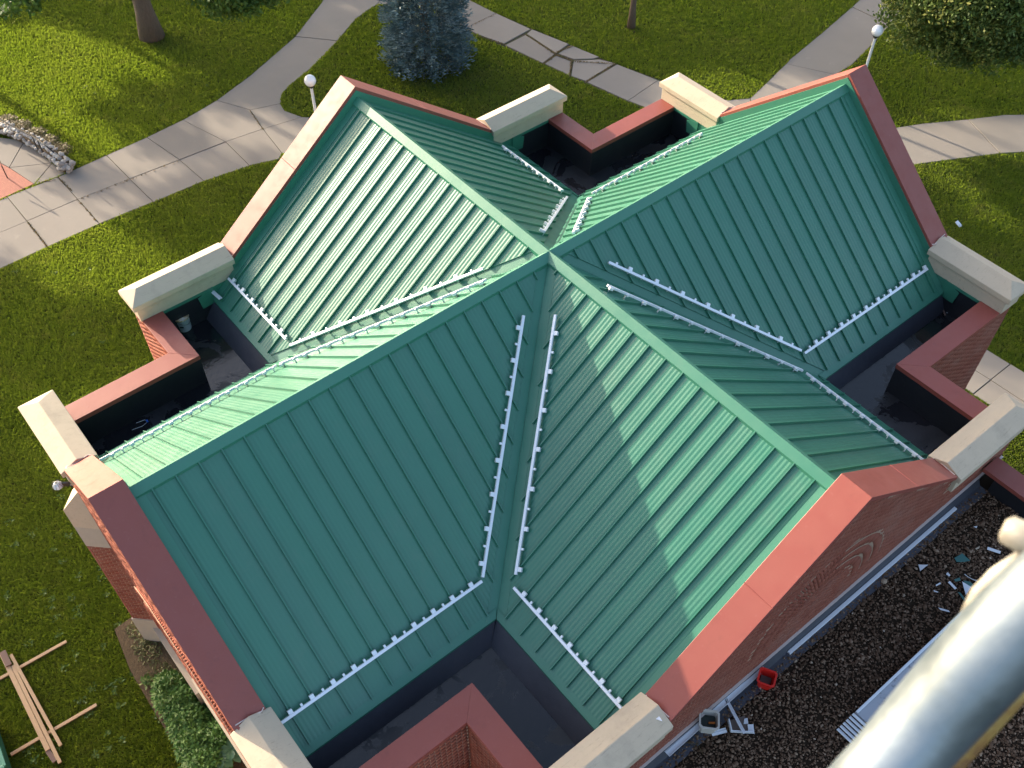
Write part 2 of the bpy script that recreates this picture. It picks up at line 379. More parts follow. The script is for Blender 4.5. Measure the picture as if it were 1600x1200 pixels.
farb = P2([(690, -25), (731, 0), (775, 22), (831, 45), (887, 69), (937, 91), (1031, 125), (1080, 144), (1137, 157), (1040, 182), (981, 160), (897, 123), (850, 102), (787, 74), (728, 48), (690, 30)])
base.slab(farb, -GZ-.05, -GZ+.012)
walk = obj('concrete_walk', base, M_JOINT, kind='structure')
for i, s in enumerate(slab_polys):
    c = np.mean(s, 0); mb = MB()
    q = [c+(p-c)*(1-.018/np.linalg.norm(p-c)) for p in s]
    hgt = .045+random.uniform(-.008, .012); mb.slab(q, -GZ-.02, -GZ+hgt)
    obj('brick_paving' if i == len(slab_polys)-1 else 'slab', mb, M_REDCONC if i == len(slab_polys)-1 else M_CONC, walk, bevel=.008)

def inpoly(x, y, poly):
    r = np.zeros(x.shape, bool); n = len(poly)
    for i in range(n):
        x0, y0 = poly[i]; x1, y1 = poly[(i+1) % n]
        c = ((y0 > y) != (y1 > y)); 
        with np.errstate(all='ignore'): r ^= c & (x < (x1-x0)*(y-y0)/(y1-y0+1e-12)+x0)
    return r
bed_px = [(180, 985), (215, 960), (262, 1010), (300, 1075), (400, 1220), (330, 1260), (240, 1110), (205, 1050)]
bed_poly = P2(bed_px)
strip_px = [(-20, 180), (0, 184), (45, 200), (85, 222), (108, 240), (95, 246), (60, 228), (0, 206), (-20, 200)]
strip_poly = P2(strip_px)
# grass: tufts of blades over everything the picture can see
def grass(n, size, name):
    # density falls off with distance so that the blades stay about as dense to the eye
    px = RNG.uniform(-120, 1700, n); py = RNG.uniform(-120, 1290, n)
    r = np.stack([(px-800-PPX)/FPX, -(py-600-PPY)/FPX, -np.ones(n)], 1) @ _R.T; t = (-GZ-CAM[2])/r[:, 2]
    x = CAM[0]+r[:, 0]*t; y = CAM[1]+r[:, 1]*t; k = (t > 0) & (t < 75)
    x = x+RNG.normal(0, .02, n); y = y+RNG.normal(0, .02, n)
    k &= ~((np.abs(x) < 5.2) & (np.abs(y) < 9)) & ~((np.abs(x) < 7) & (np.abs(y) < 6)) & ~((x > 7) & (y < 5.7))
    k &= ~((px > 330) & (px < 1420) & (py > 560)) & ~((px > 520) & (px < 1380) & (py > 260))
    for s in slab_polys+[farb]:
        k &= ~inpoly(x, y, s)
    k &= ~(inpoly(x, y, bed_poly) & (RNG.random(n) > .10+.5*(np.sin(x*7)*np.sin(y*6+x*3) > .35)))
    x, y, t = x[k], y[k], t[k]; n = len(x)
    a = RNG.uniform(0, 2*np.pi, n); h = size*(t/28)**.8*RNG.uniform(.5, 1.5, n); wd = h*RNG.uniform(.22, .42, n)
    lx, ly = RNG.normal(0, .35, n)*h, RNG.normal(0, .35, n)*h
    V = np.zeros((n, 3, 3)); z = -GZ
    V[:, 0] = np.stack([x-np.cos(a)*wd, y-np.sin(a)*wd, np.full(n, z)], 1)
    V[:, 1] = np.stack([x+np.cos(a)*wd, y+np.sin(a)*wd, np.full(n, z)], 1)
    V[:, 2] = np.stack([x+lx, y+ly, z+h], 1)
    r = np.clip(RNG.beta(2, 3, n)*.8+.10+.10*np.sin(x*.9+np.sin(y*.7)*2), 0, 1)
    print('grass blades', n)
    me = npmesh(name, V.reshape(-1, 3), np.arange(3*n).reshape(-1, 3), np.repeat(r, 3))
    o = place(name, me, M_BLADE, kind='stuff'); tag(o, 'short mown grass growing over the lawns round the building', 'grass'); return o
grass(3600000, .055, 'grass')

# broad leaved weeds scattered in the lower lawn
W_ = []
for _ in range(95):
    p_ = at(RNG.uniform(0, 250), RNG.uniform(760, 1190)) if _ < 60 else at(RNG.uniform(0, 700), RNG.uniform(60, 560))
    if any(inpoly(np.array([p_[0]]), np.array([p_[1]]), s_)[0] for s_ in slab_polys) or (abs(p_[0]) < 7 and abs(p_[1]) < 9): continue
    for j in range(14):
        th = RNG.uniform(0, 6.28); l_ = RNG.uniform(.05, .12); e = np.array([math.cos(th), math.sin(th), .35]); q_ = np.array([-math.sin(th), math.cos(th), 0]); o_ = p_+np.array([RNG.normal(0, .05), RNG.normal(0, .05), .03])
        W_ += [o_, o_+e*l_*.5-q_*l_*.25, o_+e*l_, o_+e*l_*.5+q_*l_*.25]
W_ = np.array(W_); o = place('lawn_weeds', npmesh('lawn_weeds', W_, np.arange(len(W_)).reshape(-1, 4), np.repeat(RNG.random(len(W_)//4), 4)), M_LEAF, kind='stuff'); tag(o, 'broad leaved weeds scattered through the shaded lawn', 'weeds')
# bare soil patches & bed
for i, (px, py, r) in enumerate([(22, 85, .30), (50, 74, .22), (168, 68, .14), (262, 44, .35), (215, 54, .3), (985, 46, .3)]):
    c = at(px, py); mb = MB()
    pts = [(c[0]+r*random.uniform(.6, 1.2)*math.cos(t), c[1]+r*random.uniform(.6, 1.2)*math.sin(t)) for t in np.linspace(0, 2*math.pi, 14)[:-1]]
    mb.slab(pts, -GZ-.02, -GZ+.014)
    obj('soil_patch', mb, M_SOIL, kind='structure')
mb = MB(); mb.slab(bed_poly, -GZ-.02, -GZ+.07); obj('soil_bed', mb, M_SOIL, kind='structure')
mb = MB(); mb.slab(strip_poly, -GZ-.02, -GZ+.08); obj('planting_strip', mb, M_SOIL, kind='structure')

# ================================================================== THE BUILDING
B = thing('brick_building', 'red brick hall with a green standing seam roof of four crossing gables', 'building', (0, 0, -GZ))
def bo(name, mb, m, parent=None, **k):
    o = obj(name, mb, m, B if parent is None else parent, **k)
    if parent is None: o.location.z = GZ
    return o
ARMS = ['px', 'py', 'nx', 'ny']
SEAM = .404
def P_(a, sg, u, v, h=0.):       # point on a roof face: u along the ridge, v out from the ridge, h above the metal
    s = prm(a)[2]; n = math.hypot(1, s); return uv(a, u, sg*(v+h*s/n), -s*v+h/n)
for a in ARMS:
    W, Wo, s, Wc, Wout = prm(a); L = LEN[a]; ratio = W/Wo
    for sg in (1, -1):
        # deck with valley metal
        mb = MB(); top = [P_(a, sg, 0, 0, -.004), P_(a, sg, L+.02, 0, -.004), P_(a, sg, L+.02, W, -.004), P_(a, sg, Wo, W, -.004)]
        bot = [(p[0], p[1], p[2]-.05) for p in top]
        if sg < 0: top = top[::-1]; bot = bot[::-1]
        mb.prism(top, bot); bo('roof_deck', mb, M_TRIM)
        # valley trim line
        mb = MB(); g = .235
        p0 = P_(a, sg, g+.08, .08*ratio, .006); p1 = P_(a, sg, Wo+g*.96, W-.02, .006)
        nrm = np.cross(np.array(P_(a, sg, 1, 0))-np.array(P_(a, sg, 0, 0)), np.array(P_(a, sg, 0, 1))-np.array(P_(a, sg, 0, 0))); nrm *= np.sign(nrm[2])
        mb.bar(p0, p1, .012, .022, nrm); bo('valley_cleat', mb, M_TRIM)
        # panels
        ks = [L] + [L-.325-SEAM*k for k in range(0, 40) if L-.325-SEAM*k > -.15]
        for k in range(len(ks)-1):
            u1, u0 = ks[k], ks[k+1]; n = 26 if k else 18
            us, hs = [], []
            us += [u0, u0, u0+.022, u0+.022]; hs += [.008, .056, .056, .010]
            wv = u1-(u0+.022)
            for j in range(1, n+1):
                t = j/n; us.append(u0+.022+wv*t)
                hs.append(.010+.0042*(1-math.cos(2*math.pi*5*t))*.5*(1 if .04 < t < .96 else .3))
            us = np.array(us); hs = np.array(hs)
            vm = np.minimum(W-.085, (us-.225)*ratio); vt = np.full(len(us), .03)
            keep = vm > .06
            if keep.sum() < 2: continue
            # crossing into the valley: clip at first valid u
            us, hs, vm, vt = us[keep], hs[keep], vm[keep], vt[keep]
            mb = MB(); m = len(us)
            for i in range(m): mb.v.append(P_(a, sg, us[i], vt[i], hs[i]))
            for i in range(m): mb.v.append(P_(a, sg, us[i], vm[i], hs[i]))
            for i in range(m): mb.v.append(P_(a, sg, us[i], vm[i], 0.))
            for i in range(m-1):
                q = (i, i+1, m+i+1, m+i); mb.f.append(q if sg < 0 else q[::-1])
                q = (m+i, m+i+1, 2*m+i+1, 2*m+i); mb.f.append(q if sg < 0 else q[::-1])
            bo('roof_panel', mb, M_ROOF, smooth=True)
        # eave strip
        mb = MB(); ue = Wo+.02
        q = [P_(a, sg, ue-.1, W-.10, .014), P_(a, sg, L+.01, W-.10, .014), P_(a, sg, L+.01, W+.015, .014), P_(a, sg, ue+.01, W+.015, .014)]
        b = [(p[0], p[1], p[2]-(.02 if i < 2 else .055)) for i, p in enumerate(q)]
        mb.prism(q, b) if sg < 0 else mb.prism(q[::-1], b[::-1]); bo('eave_trim', mb, M_TRIM)
        # curb membrane below the eave
        dc = .30 if a in ('px', 'nx') else .21; do = .21 if a in ('px', 'nx') else .30
        mb = MB(); q = [uv(a, Wo-.0, sg*(W-.01), -E_-.035), uv(a, L+.02, sg*(W-.01), -E_-.035), uv(a, L+.02, sg*(W+dc), ZF+.004), uv(a, Wo+do, sg*(W+dc), ZF+.004)]
        q2 = [(p[0]*.97 if False else p[0], p[1], p[2]-.1) for p in q]
        mb.prism(q, q2) if sg < 0 else mb.prism(q[::-1], q2[::-1]); bo('eave_curb', mb, M_CURB)
        # green flashing up the inner face of the gable parapet
        mb = MB(); q = [uv(a, L-.035, 0, .02), uv(a, L-.035, sg*W, -E_-.02), uv(a, L-.035, sg*W, -2.95), uv(a, L-.035, sg*(Wc), H_-s*Wc-.09), uv(a, L-.035, 0, H_-.09)]
        q2 = [(p[0]+DIR[a][0]*.05, p[1]+DIR[a][1]*.05, p[2]) for p in q]; mb.prism(q, q2); bo('side_flashing', mb, M_TRIM)
        mb = MB(); q = [P_(a, sg, L-.19, .05, .02), P_(a, sg, L-.03, .05, .03), P_(a, sg, L-.03, W, .03), P_(a, sg, L-.19, W, .02)]
        q2 = [(p[0], p[1], p[2]-.03) for p in q]; mb.prism(q, q2); bo('rake_trim', mb, M_TRIM)
        # red coping on the slope
        mb = MB(); o0, o1 = L-.02, L+T_+.02
        top = [uv(a, o0, 0, H_), uv(a, o1, 0, H_), uv(a, o1, sg*Wc, H_-s*Wc), uv(a, o0, sg*Wc, H_-s*Wc)]
        bot = [(p[0], p[1], p[2]-.10) for p in top]; mb.prism(top, bot); cop = bo('coping', mb, M_RED, bevel=.006)
        mb = MB()       # end flap over the stone, with its bead of sealant
        zt = H_-s*Wc; fl = [uv(a, L+.04, sg*(Wc-.02), zt+.012), uv(a, o1-.04, sg*(Wc-.02), zt+.012), uv(a, o1-.10, sg*(Wc+.15), zt-.02), uv(a, L+.22, sg*(Wc+.20), zt+.03), uv(a, L+.10, sg*(Wc+.15), zt-.0)]
        mb.prism(fl, [(p[0], p[1], p[2]-.06) for p in fl]); obj('end_flap', mb, M_RED, cop)
        mb = MB(); mb.tube([uv(a, L+.00, sg*(Wc-.02), zt+.02), uv(a, L+.06, sg*(Wc+.02), zt+.02), uv(a, L+.26, sg*(Wc-.02), zt+.035), uv(a, o1-.06, sg*(Wc-.04), zt+.03)], .010, 6); obj('sealant_bead', mb, M_SEAL, cop)
        for jv in ([Wc*.48] if a in ('px', 'nx') else []):
            mb = MB(); mb.bar(uv(a, o0-.003, sg*jv, H_-s*jv+.003), uv(a, o1+.003, sg*jv, H_-s*jv-.001), .016, .006); obj('coping_joint', mb, M_RED, cop)
        # stone cap and block at the foot of the gable
        c0, c1 = Wc-.01, Wout+.10; z0 = -2.56; ze = -2.43; zr = -2.27; i0, i1 = L-.10, L+T_+.10; im = (i0+i1)/2
        mb = MB(); n = len(mb.v)
        ring_b = [uv(a, i0, sg*c0, z0), uv(a, i1, sg*c0, z0), uv(a, i1, sg*c1, z0), uv(a, i0, sg*c1, z0)]
        ring_t = [uv(a, i0, sg*c0, ze), uv(a, i1, sg*c0, ze), uv(a, i1, sg*c1, ze), uv(a, i0, sg*c1, ze)]
        r0, r1 = uv(a, im, sg*c0, zr), uv(a, im, sg*(c1-.30), zr)
        mb.v = [*ring_b, *ring_t, r0, r1]
        mb.f = [(3, 2, 1, 0), (0, 1, 5, 4), (1, 2, 6, 5), (2, 3, 7, 6), (3, 0, 4, 7), (4, 5, 8), (5, 6, 9, 8), (6, 7, 9), (7, 4, 8, 9)]
        mb.v = [tuple(map(float, p)) for p in mb.v]; cap = bo('stone_cap', mb, M_STONE, bevel=.012)
        mb = MB(); q = [uv(a, L-.04, sg*(c0+.05)), uv(a, L+T_+.04, sg*(c0+.05)), uv(a, L+T_+.04, sg*(Wout+.02)), uv(a, L-.04, sg*(Wout+.02))]
        mb.slab(q, -2.93, z0+.001); bo('stone_block', mb, M_STONE, bevel=.01)
        mb = MB(); q = [uv(a, L-.055, sg*(W+.02)), uv(a, L+.0, sg*(W+.02)), uv(a, L+.0, sg*(Wout-.01)), uv(a, L-.055, sg*(Wout-.01))]
        mb.slab(q, -2.99, -2.925); bo('base_flashing', mb, M_TRIM)
        # membrane upstand on the gable wall inside the gutter, and green kick piece at the eave end
        mb = MB(); q = [uv(a, L-.03, sg*(W-.3)), uv(a, L+.02, sg*(W-.3)), uv(a, L+.02, sg*(Wout-.4)), uv(a, L-.03, sg*(Wout-.4))]
        mb.slab(q, ZF, -2.99); bo('gutter_upstand', mb, M_MEMW)
        mb = MB(); q = [uv(a, L-.045, sg*(W-.05), -E_+.35), uv(a, L-.045, sg*(W+.34), -E_+.22), uv(a, L-.045, sg*(W+.30), -E_-.12), uv(a, L-.045, sg*(W-.05), -E_-.10)]
        q2 = [(p[0]-DIR[a][0]*.012, p[1]-DIR[a][1]*.012, p[2]) for p in q]; mb.prism(q, q2); bo('kickout_flashing', mb, M_TRIM)
    # ridge cap
    mb = MB(); n = math.hypot(1, s); e = .135
    pr = [(-e, -.004), (-e, .062), (0, .078), (e, .062), (e, -.004)]
    A0 = []; A1 = []
    for v, h in pr:
        for lst, u in ((A0, .0), (A1, L-.0)):
            lst.append(uv(a, u, v, -s*abs(v)+h*n if v else .092))
    k = len(pr); mb.v = [tuple(map(float, p)) for p in A0+A1]; mb.f = [(i, i+1, k+i+1, k+i) for i in range(k-1)]+[(4, 3, 2, 1, 0), (5, 6, 7, 8, 9)]
    rc = bo('ridge_cap', mb, M_TRIM)
    # gable wall body
    mb = MB(); zk = -2.93
    We = Wout-.035; prof = [(-We, -GZ), (-We, zk), (-Wc, zk), (-Wc, H_-s*Wc-.10), (0, H_-.10), (Wc, H_-s*Wc-.10), (Wc, zk), (We, zk), (We, -GZ)]
    if a == 'ny': prof = prof
    mb.prism([uv(a, L+.03, v, z) for v, z in prof], [uv(a, L+T_-.035, v, z) for v, z in prof]); bo('gable_wall', mb, M_MORTAR)

# side walls, parapets, gutters in the four corners
for sx in (1, -1):
    for sy in (1, -1):
        Lx = LEN['px' if sx > 0 else 'nx']; Ly = LEN['py' if sy > 0 else 'ny']
        o = lambda x, y: (sx*x, sy*y)
        mb = MB(); g = .035
        poly = [o(AX+g, AY+g), o(AX+g, Ly+.03), o(AX+BT-g, Ly+.03), o(AX+BT-g, AY+BT-g), o(Lx+.03, AY+BT-g), o(Lx+.03, AY+g)]
        mb.slab(poly, -GZ, ZP-.10); bo('side_wall', mb, M_MORTAR)
        cp = [MB(), MB()]
        cp[0].slab([o(AX, AY), o(AX, Ly-.045), o(AX+BT, Ly-.045), o(AX+BT, AY+BT)], ZP-.11, ZP)
        cp[1].slab([o(AX, AY), o(AX+BT, AY+BT), o(Lx-.045, AY+BT), o(Lx-.045, AY)], ZP-.11, ZP)
        for m_ in cp: bo('parapet_coping', m_, M_RED, bevel=.006)
        mb = MB(); mb.slab([o(AX+.012, AY+.012), o(AX+.012, Ly), o(AX+g, Ly), o(AX+g, AY+g)], ZF, ZP-.105)
        mb.slab([o(AX+.012, AY+.012), o(AX+g, AY+g), o(Lx, AY+g), o(Lx, AY+.012)], ZF, ZP-.105); bo('parapet_membrane', mb, M_MEMW)
        mb = MB(); mb.slab([o(WY-.3, WX-.3), o(WY-.3, Ly), o(AX+.02, Ly), o(AX+.02, AY+.02), o(Lx, AY+.02), o(Lx, WX-.3)], ZF-.15, ZF); bo('gutter_floor', mb, M_MEM)

# ---- bricks
BL, BH, BJ = .203, .057, .0105
def brick_boxes(org, du, nrm, u0, u1, z0, z1, ok, dep=.008, phase=0):
    """centres of bricks on a vertical face: org + du*u, z; returns list of (c, du, len)"""
    out = []; r = 0; z = z1-BH/2-.012
    while z > z0+BH/2:
        off = (BL+BJ)/2 if (r+phase) % 2 else 0; u = u0-off
        while u < u1:
            a0 = max(u, u0); a1 = min(u+BL, u1)
            if a1-a0 > .04 and ok((a0+a1)/2, z):
                out.append((np.array(org)+np.array(du)*(a0+a1)/2+np.array([0, 0, z]), du, nrm, (a1-a0)/2))
            u += BL+BJ
        z -= BH+BJ; r += 1
    return out
def brick_mesh(lst, dep=.006):
    V = []; F = []; A = []
    for c, du, nrm, hl in lst:
        du = np.array(du); nn = np.array(nrm); n = len(V); h = BH/2; d = dep+random.uniform(-.003, .003); t = .003
        for (uu, zz, dd) in ((-hl, -h, -.02), (hl, -h, -.02), (hl, h, -.02), (-hl, h, -.02), (-hl+t, -h+t, d), (hl-t, -h+t, d), (hl-t, h-t, d), (-hl+t, h-t, d)):
            V.append(c+du*uu+nn*dd+np.array([0, 0, zz]))
        F += [(n+4, n+5, n+6, n+7), (n, n+1, n+5, n+4), (n+1, n+2, n+6, n+5), (n+2, n+3, n+7, n+6), (n+3, n, n+4, n+7)]
        A += [random.random()]*8
    return npmesh('brick', V, F, A)
allb = []; ind = []
# east gable (over the gravel roof)
Lp = LEN['px']; xw = Lp+T_-.035
cL = lambda v: H_-SX*abs(v)-.10
def okE(v, z):
    if abs(v) < 3.685: 
        if z > cL(v)-.05: return False
    elif z > -2.96: return False
    r = math.hypot(v, z+3.0); return not (z > -3.0 and any(abs(r-q) < .115 for q in (1.02, 1.28, 1.54)))
allb += brick_boxes((xw, 0, 0), (0, 1, 0), (1, 0, 0), -5.988, 5.988, -4.25, .33, okE)
# notch nearest the camera
ind += brick_boxes((0, -AY-BT+.035, 0), (1, 0, 0), (0, -1, 0), AX+BT-.033, Lp+.3, -7.2, ZP-.11, lambda u, z: True)
ind += brick_boxes((AX+BT-.035, 0, 0), (0, 1, 0), (1, 0, 0), -9.0, -AY-BT+.033, -7.2, ZP-.11, lambda u, z: True)
# notch at the right, and the west arm's side
allb += brick_boxes((AX+BT-.035, 0, 0), (0, 1, 0), (1, 0, 0), AY+BT, 9.0, -8.0, ZP-.11, lambda u, z: True)
allb += brick_boxes((0, -AY-BT+.035, 0), (1, 0, 0), (0, -1, 0), -6.95, -AX-BT, -8.0, ZP-.11, lambda u, z: True)
ly = LEN['ny']; yw = -(ly+T_-.035)
# south gable face, seen at a grazing angle
allb += brick_boxes((0, yw, 0), (1, 0, 0), (0, -1, 0), -5.16, 5.16, -11.2, .2, lambda v, z: z < min(H_-SY*abs(v)-.16, 9) if abs(v) < 3.187 else z < -2.96)
campos = CAM
ind.sort(key=lambda b: np.linalg.norm(b[0]-campos))
for b in ind[:290]:
    me = brick_mesh([b]); o = place('brick', me, M_BRICK, B); o.location.z = GZ
allb += ind[290:]
o = place('brick', brick_mesh(allb), M_BRICK, B); o.location.z = GZ; o['kind'] = 'stuff'
# rowlock arches standing proud on the gables
def arch(a, org, nrm, du, cz, radii, t0, t1, wid=.20):
    V = []; F = []; A = []
    for q, R_ in enumerate(radii):
        L_ = R_*(t1-t0); n = int(L_/.075)
        for i in range(n):
            th = t0+(t1-t0)*(i+.5)/n; hw = .030; hr = wid/2-.004
            er = np.array(du)*math.cos(th)+np.array([0, 0, 1])*math.sin(th); et = -np.array(du)*math.sin(th)+np.array([0, 0, 1])*math.cos(th)
            c = np.array(org)+er*R_+np.array([0, 0, cz]); k = len(V); d = .032+random.uniform(-.004, .004)
            for (x_, y_, dd) in ((-1, -1, -.03), (1, -1, -.03), (1, 1, -.03), (-1, 1, -.03), (-.94, -.9, d), (.94, -.9, d), (.94, .9, d), (-.94, .9, d)):
                V.append(c+er*hr*x_+et*hw*y_+np.array(nrm)*dd)
            F += [(k+4, k+5, k+6, k+7), (k, k+1, k+5, k+4), (k+1, k+2, k+6, k+5), (k+2, k+3, k+7, k+6), (k+3, k, k+4, k+7)]
            A += [random.random()]*8
    o = place('arch_brick', npmesh('arch_brick', V, F, A), M_BRICK, B); o.location.z = GZ; o['kind'] = 'stuff'
    for q, R_ in enumerate(radii):
        mb = MB(); pts = [np.array(org)+np.array(du)*math.cos(t)*(R_+wid/2+.02)+np.array([0, 0, cz+math.sin(t)*(R_+wid/2+.02)])+np.array(nrm)*.022 for t in np.linspace(t0, t1 if a == 'ny' else 1.5, 30)]
        mb.tube(pts, .0065, 6); bo('arch_mortar_bead', mb, M_MORTAR)
arch('px', (xw, 0, 0), (1, 0, 0), (0, 1, 0), -3.0, (1.02, 1.28, 1.54), 0, math.pi)
arch('ny', (0, yw-.03, 0), (0, -1, 0), (1, 0, 0), -9.0, (3.35, 3.75), .05, math.pi-.05, .26)
# string band and reveal on the south face
# east wall foot: flashing and counter strip
mb = MB(); mb.bb(xw, xw+.035, -6.0, 6.0, -4.02, -3.80); bo('wall_flashing', mb, M_MEMW)
mb = MB(); mb.bb(xw, xw+.05, -6.0, 6.0, -3.80, -3.775); bo('termination_bar', mb, M_SEAL)
# diagonal corner buttresses of the south gable: stone shoulder, brick shaft, stone foot
def diag(sg, hw, pr_, z0, z1, m, nm, slope=0.):
    cx_, cy_ = sg*5.16, yw-.0; o_ = np.array([sg*1., -1.])/math.sqrt(2); t_ = np.array([-o_[1], o_[0]])
    q = [np.array([cx_, cy_])+t_*hw-o_*.5, np.array([cx_, cy_])+t_*hw+o_*pr_, np.array([cx_, cy_])-t_*hw+o_*pr_, np.array([cx_, cy_])-t_*hw-o_*.5]
    top = [(p[0], p[1], z1+(slope if i in (0, 3) else 0)) for i, p in enumerate(q)]; bot = [(p[0], p[1], z0) for p in q]
    ar = sum(q[i][0]*q[(i+1) % 4][1]-q[(i+1) % 4][0]*q[i][1] for i in range(4))
    if ar < 0: top = top[::-1]; bot = bot[::-1]
    mb = MB(); mb.prism(top, bot); return bo(nm, mb, m), q
for sg in (-1, 1):
    diag(sg, .278, .34, -6.40, -5.72, M_STONE, 'buttress_shoulder', 1.1)
    diag(sg, .276, .337, -7.22, -6.402, M_GREYST, 'buttress_stone')
    _, q = diag(sg, .268, .328, -10.8, -7.222, M_MORTAR, 'buttress_shaft')
    diag(sg, .295, .36, -GZ, -10.802, M_GREYST, 'buttress_foot')
    lst = []
    for i_ in ((0, 1), (1, 2), (2, 3)):
        A2, B2 = q[i_[0]], q[i_[1]]; d = B2-A2; Ls = np.linalg.norm(d); d /= Ls; nn_ = np.array([d[1], -d[0]])
        if nn_ @ ((A2+B2)/2-np.mean(q, 0)) < 0: nn_ = -nn_
        lst += brick_boxes((A2[0], A2[1], 0), (d[0], d[1], 0), (nn_[0], nn_[1], 0), 0, Ls, -10.8, -7.2, lambda u, z: True)
    o = place('buttress_brick', brick_mesh(lst), M_BRICK, B); o.location.z = GZ; o['kind'] = 'stuff'
mb = MB(); mb.bb(-5.45, -5.16, -8.4, yw+.02, -9.9, -9.75); bo('side_ledge', mb, M_GREYST)
mb = MB(); mb.bb(-4.9, -2.5, yw-.14, yw, -GZ, -11.2); bo('plinth', mb, M_GREYST)
mb = MB(); mb.bb(-2.49, 3.6, yw-.05, yw, -GZ, -10.4); bo('window_apron', mb, M_GREYST)

# ---- snow guards: rails clamped over the seams
def rail(a, sg, p, q, lift=.10):
    s = prm(a)[2]; n = math.hypot(1, s)
    dx, dy = DIR[a]
    # plane normal
    vx, vy = (-dy*sg, dx*sg); nn = np.array([vx*s, vy*s, 1.])/n
    A = onplane(*p, nn, lift); Bq = onplane(*q, nn, lift)
    mb = MB(); mb.bar(A, Bq, .052, .045, nn); r = bo('snow_rail', mb, M_WHITE, bevel=.004)
    d = Bq-A; L_ = np.linalg.norm(d); d /= L_; up = np.array([-vx, -vy, s]) / n
    side = np.cross(nn, d); 
    if side @ up < 0: side = -side
    ua = A[0]*dx+A[1]*dy; ub = Bq[0]*dx+Bq[1]*dy
    ts = []
    k = 0
    for j in range(60):
        us = LEN[a]-.325+.011-SEAM*j
        if abs(ub-ua) > .3:
            t = (us-ua)/(ub-ua)
            if .01 < t < .99: ts.append((t, 1))
            t = (us+SEAM*.5-ua)/(ub-ua)
            if .02 < t < .98: ts.append((t, 0))
    for t, big in ts:
        c = A+(Bq-A)*t
        mb = MB(); R_ = np.stack([d, side, nn], 1)
        if big: mb.box(c+side*.060-nn*.012, (.040, .040, .026), R_); mb.box(c-nn*.05, (.012, .02, .045), R_)
        else: mb.box(c+side*.046-nn*.010, (.020, .028, .018), R_); mb.box(c-nn*.055, (.010, .014, .035), R_)
        obj('clamp', mb, M_CLAMP, r, bevel=.004)
for a, sg, p, q in [('ny', 1, (818, 493), (754, 902)), ('ny', 1, (753, 908), (436, 1132)), ('px', -1, (868, 492), (806, 898)), ('px', -1, (803, 918), (972, 1108)),
    ('nx', 1, (357, 435), (447, 530)), ('nx', 1, (453, 540), (755, 420)), ('ny', -1, (437, 569), (760, 437)), ('ny', -1, (156, 719), (432, 571)),
    ('nx', -1, (785, 228), (880, 298)), ('nx', -1, (886, 308), (850, 362)), ('py', 1, (919, 310), (896, 364)), ('py', 1, (925, 302), (1097, 208)),
    ('py', -1, (951, 410), (1252, 548)), ('py', -1, (1257, 552), (1449, 420)), ('px', 1, (949, 446), (1254, 579)), ('px', 1, (1260, 583), (1443, 719))]:
    rail(a, sg, p, q)

# floodlight on the corner
fl = thing('floodlight', 'grey wire guarded floodlight on the brick corner at the lower left', 'floodlight', tuple(onplane(94, 757, (0, 1, 0), -9.2))); fl.scale = (.68, .68, .68)
mb = MB(); mb.bar((.03, .20, -.12), (0, .02, -.02), .08, .12); mb.bar((.0, .21, -.15), (.16, .21, -.15), .04, .16); obj('bracket', mb, M_BLACK, fl, bevel=.01)
mb = MB(); mb.lathe([(.02, .09), (.07, .08), (.115, .02), (.135, -.05), (.12, -.05)], (-.03, -.06, 0), 20); obj('reflector', mb, M_CLAMP, fl, smooth=True)
mb = MB()
for t in range(6):
    th = t*math.pi/6; mb.tube([(-.03+.17*math.cos(th)*math.cos(f), -.06+.17*math.sin(th)*math.cos(f), -.05+.17*math.sin(f)) for f in np.linspace(-.2, math.pi+.2, 12)], .005, 5)
obj('wire_guard', mb, M_BLACK, fl)
# ================================================================== ANNEX with the gravel roof
GRZ = -4.0
AN = thing('annex_building', 'lower flat roofed annex covered in dark gravel beside the brick gable', 'building', (10, 0, -GZ))
def ao(name, mb, m, **k):
    o = obj(name, mb, m, AN, **k); o.location = (-10, 0, GZ); return o
mb = MB(); mb.bb(xw+.002, 24, -24, 5.75, -GZ, GRZ-.03); ao('wall', mb, M_MORTAR)
mb = MB(); mb.bb(xw+.003, 24, -24, 5.75, GRZ-.03, GRZ+.0); ao('roof_bed', mb, M_GRAVB)
mb = MB(); mb.bb(xw+.3, 24, 5.20, 5.66, GRZ, -3.52); ao('parapet', mb, M_MEMW)
mb = MB(); mb.bb(xw+.04, 24.05, 5.12, 5.58, -3.52, -3.42); ao('parapet_coping', mb, M_RED, bevel=.006)
mb = MB(); mb.bb(xw+.04, xw+.32, -8.0, 5.2, GRZ, GRZ+.03); mb.prism([(xw+.04, -8, -3.82), (xw+.05, -8, -3.82), (xw+.05, 5.2, -3.82), (xw+.04, 5.2, -3.82)], [(xw+.04, -8, -3.99), (xw+.14, -8, -3.99), (xw+.14, 5.2, -3.99), (xw+.04, 5.2, -3.99)]); ao('base_membrane', mb, M_CURB)
mb = MB(); mb.bar((xw+.155, -.55, -3.955), (xw+.155, 4.35, -3.955), .07, .05); ao('flashing_strip', mb, M_WHITE, bevel=.006)
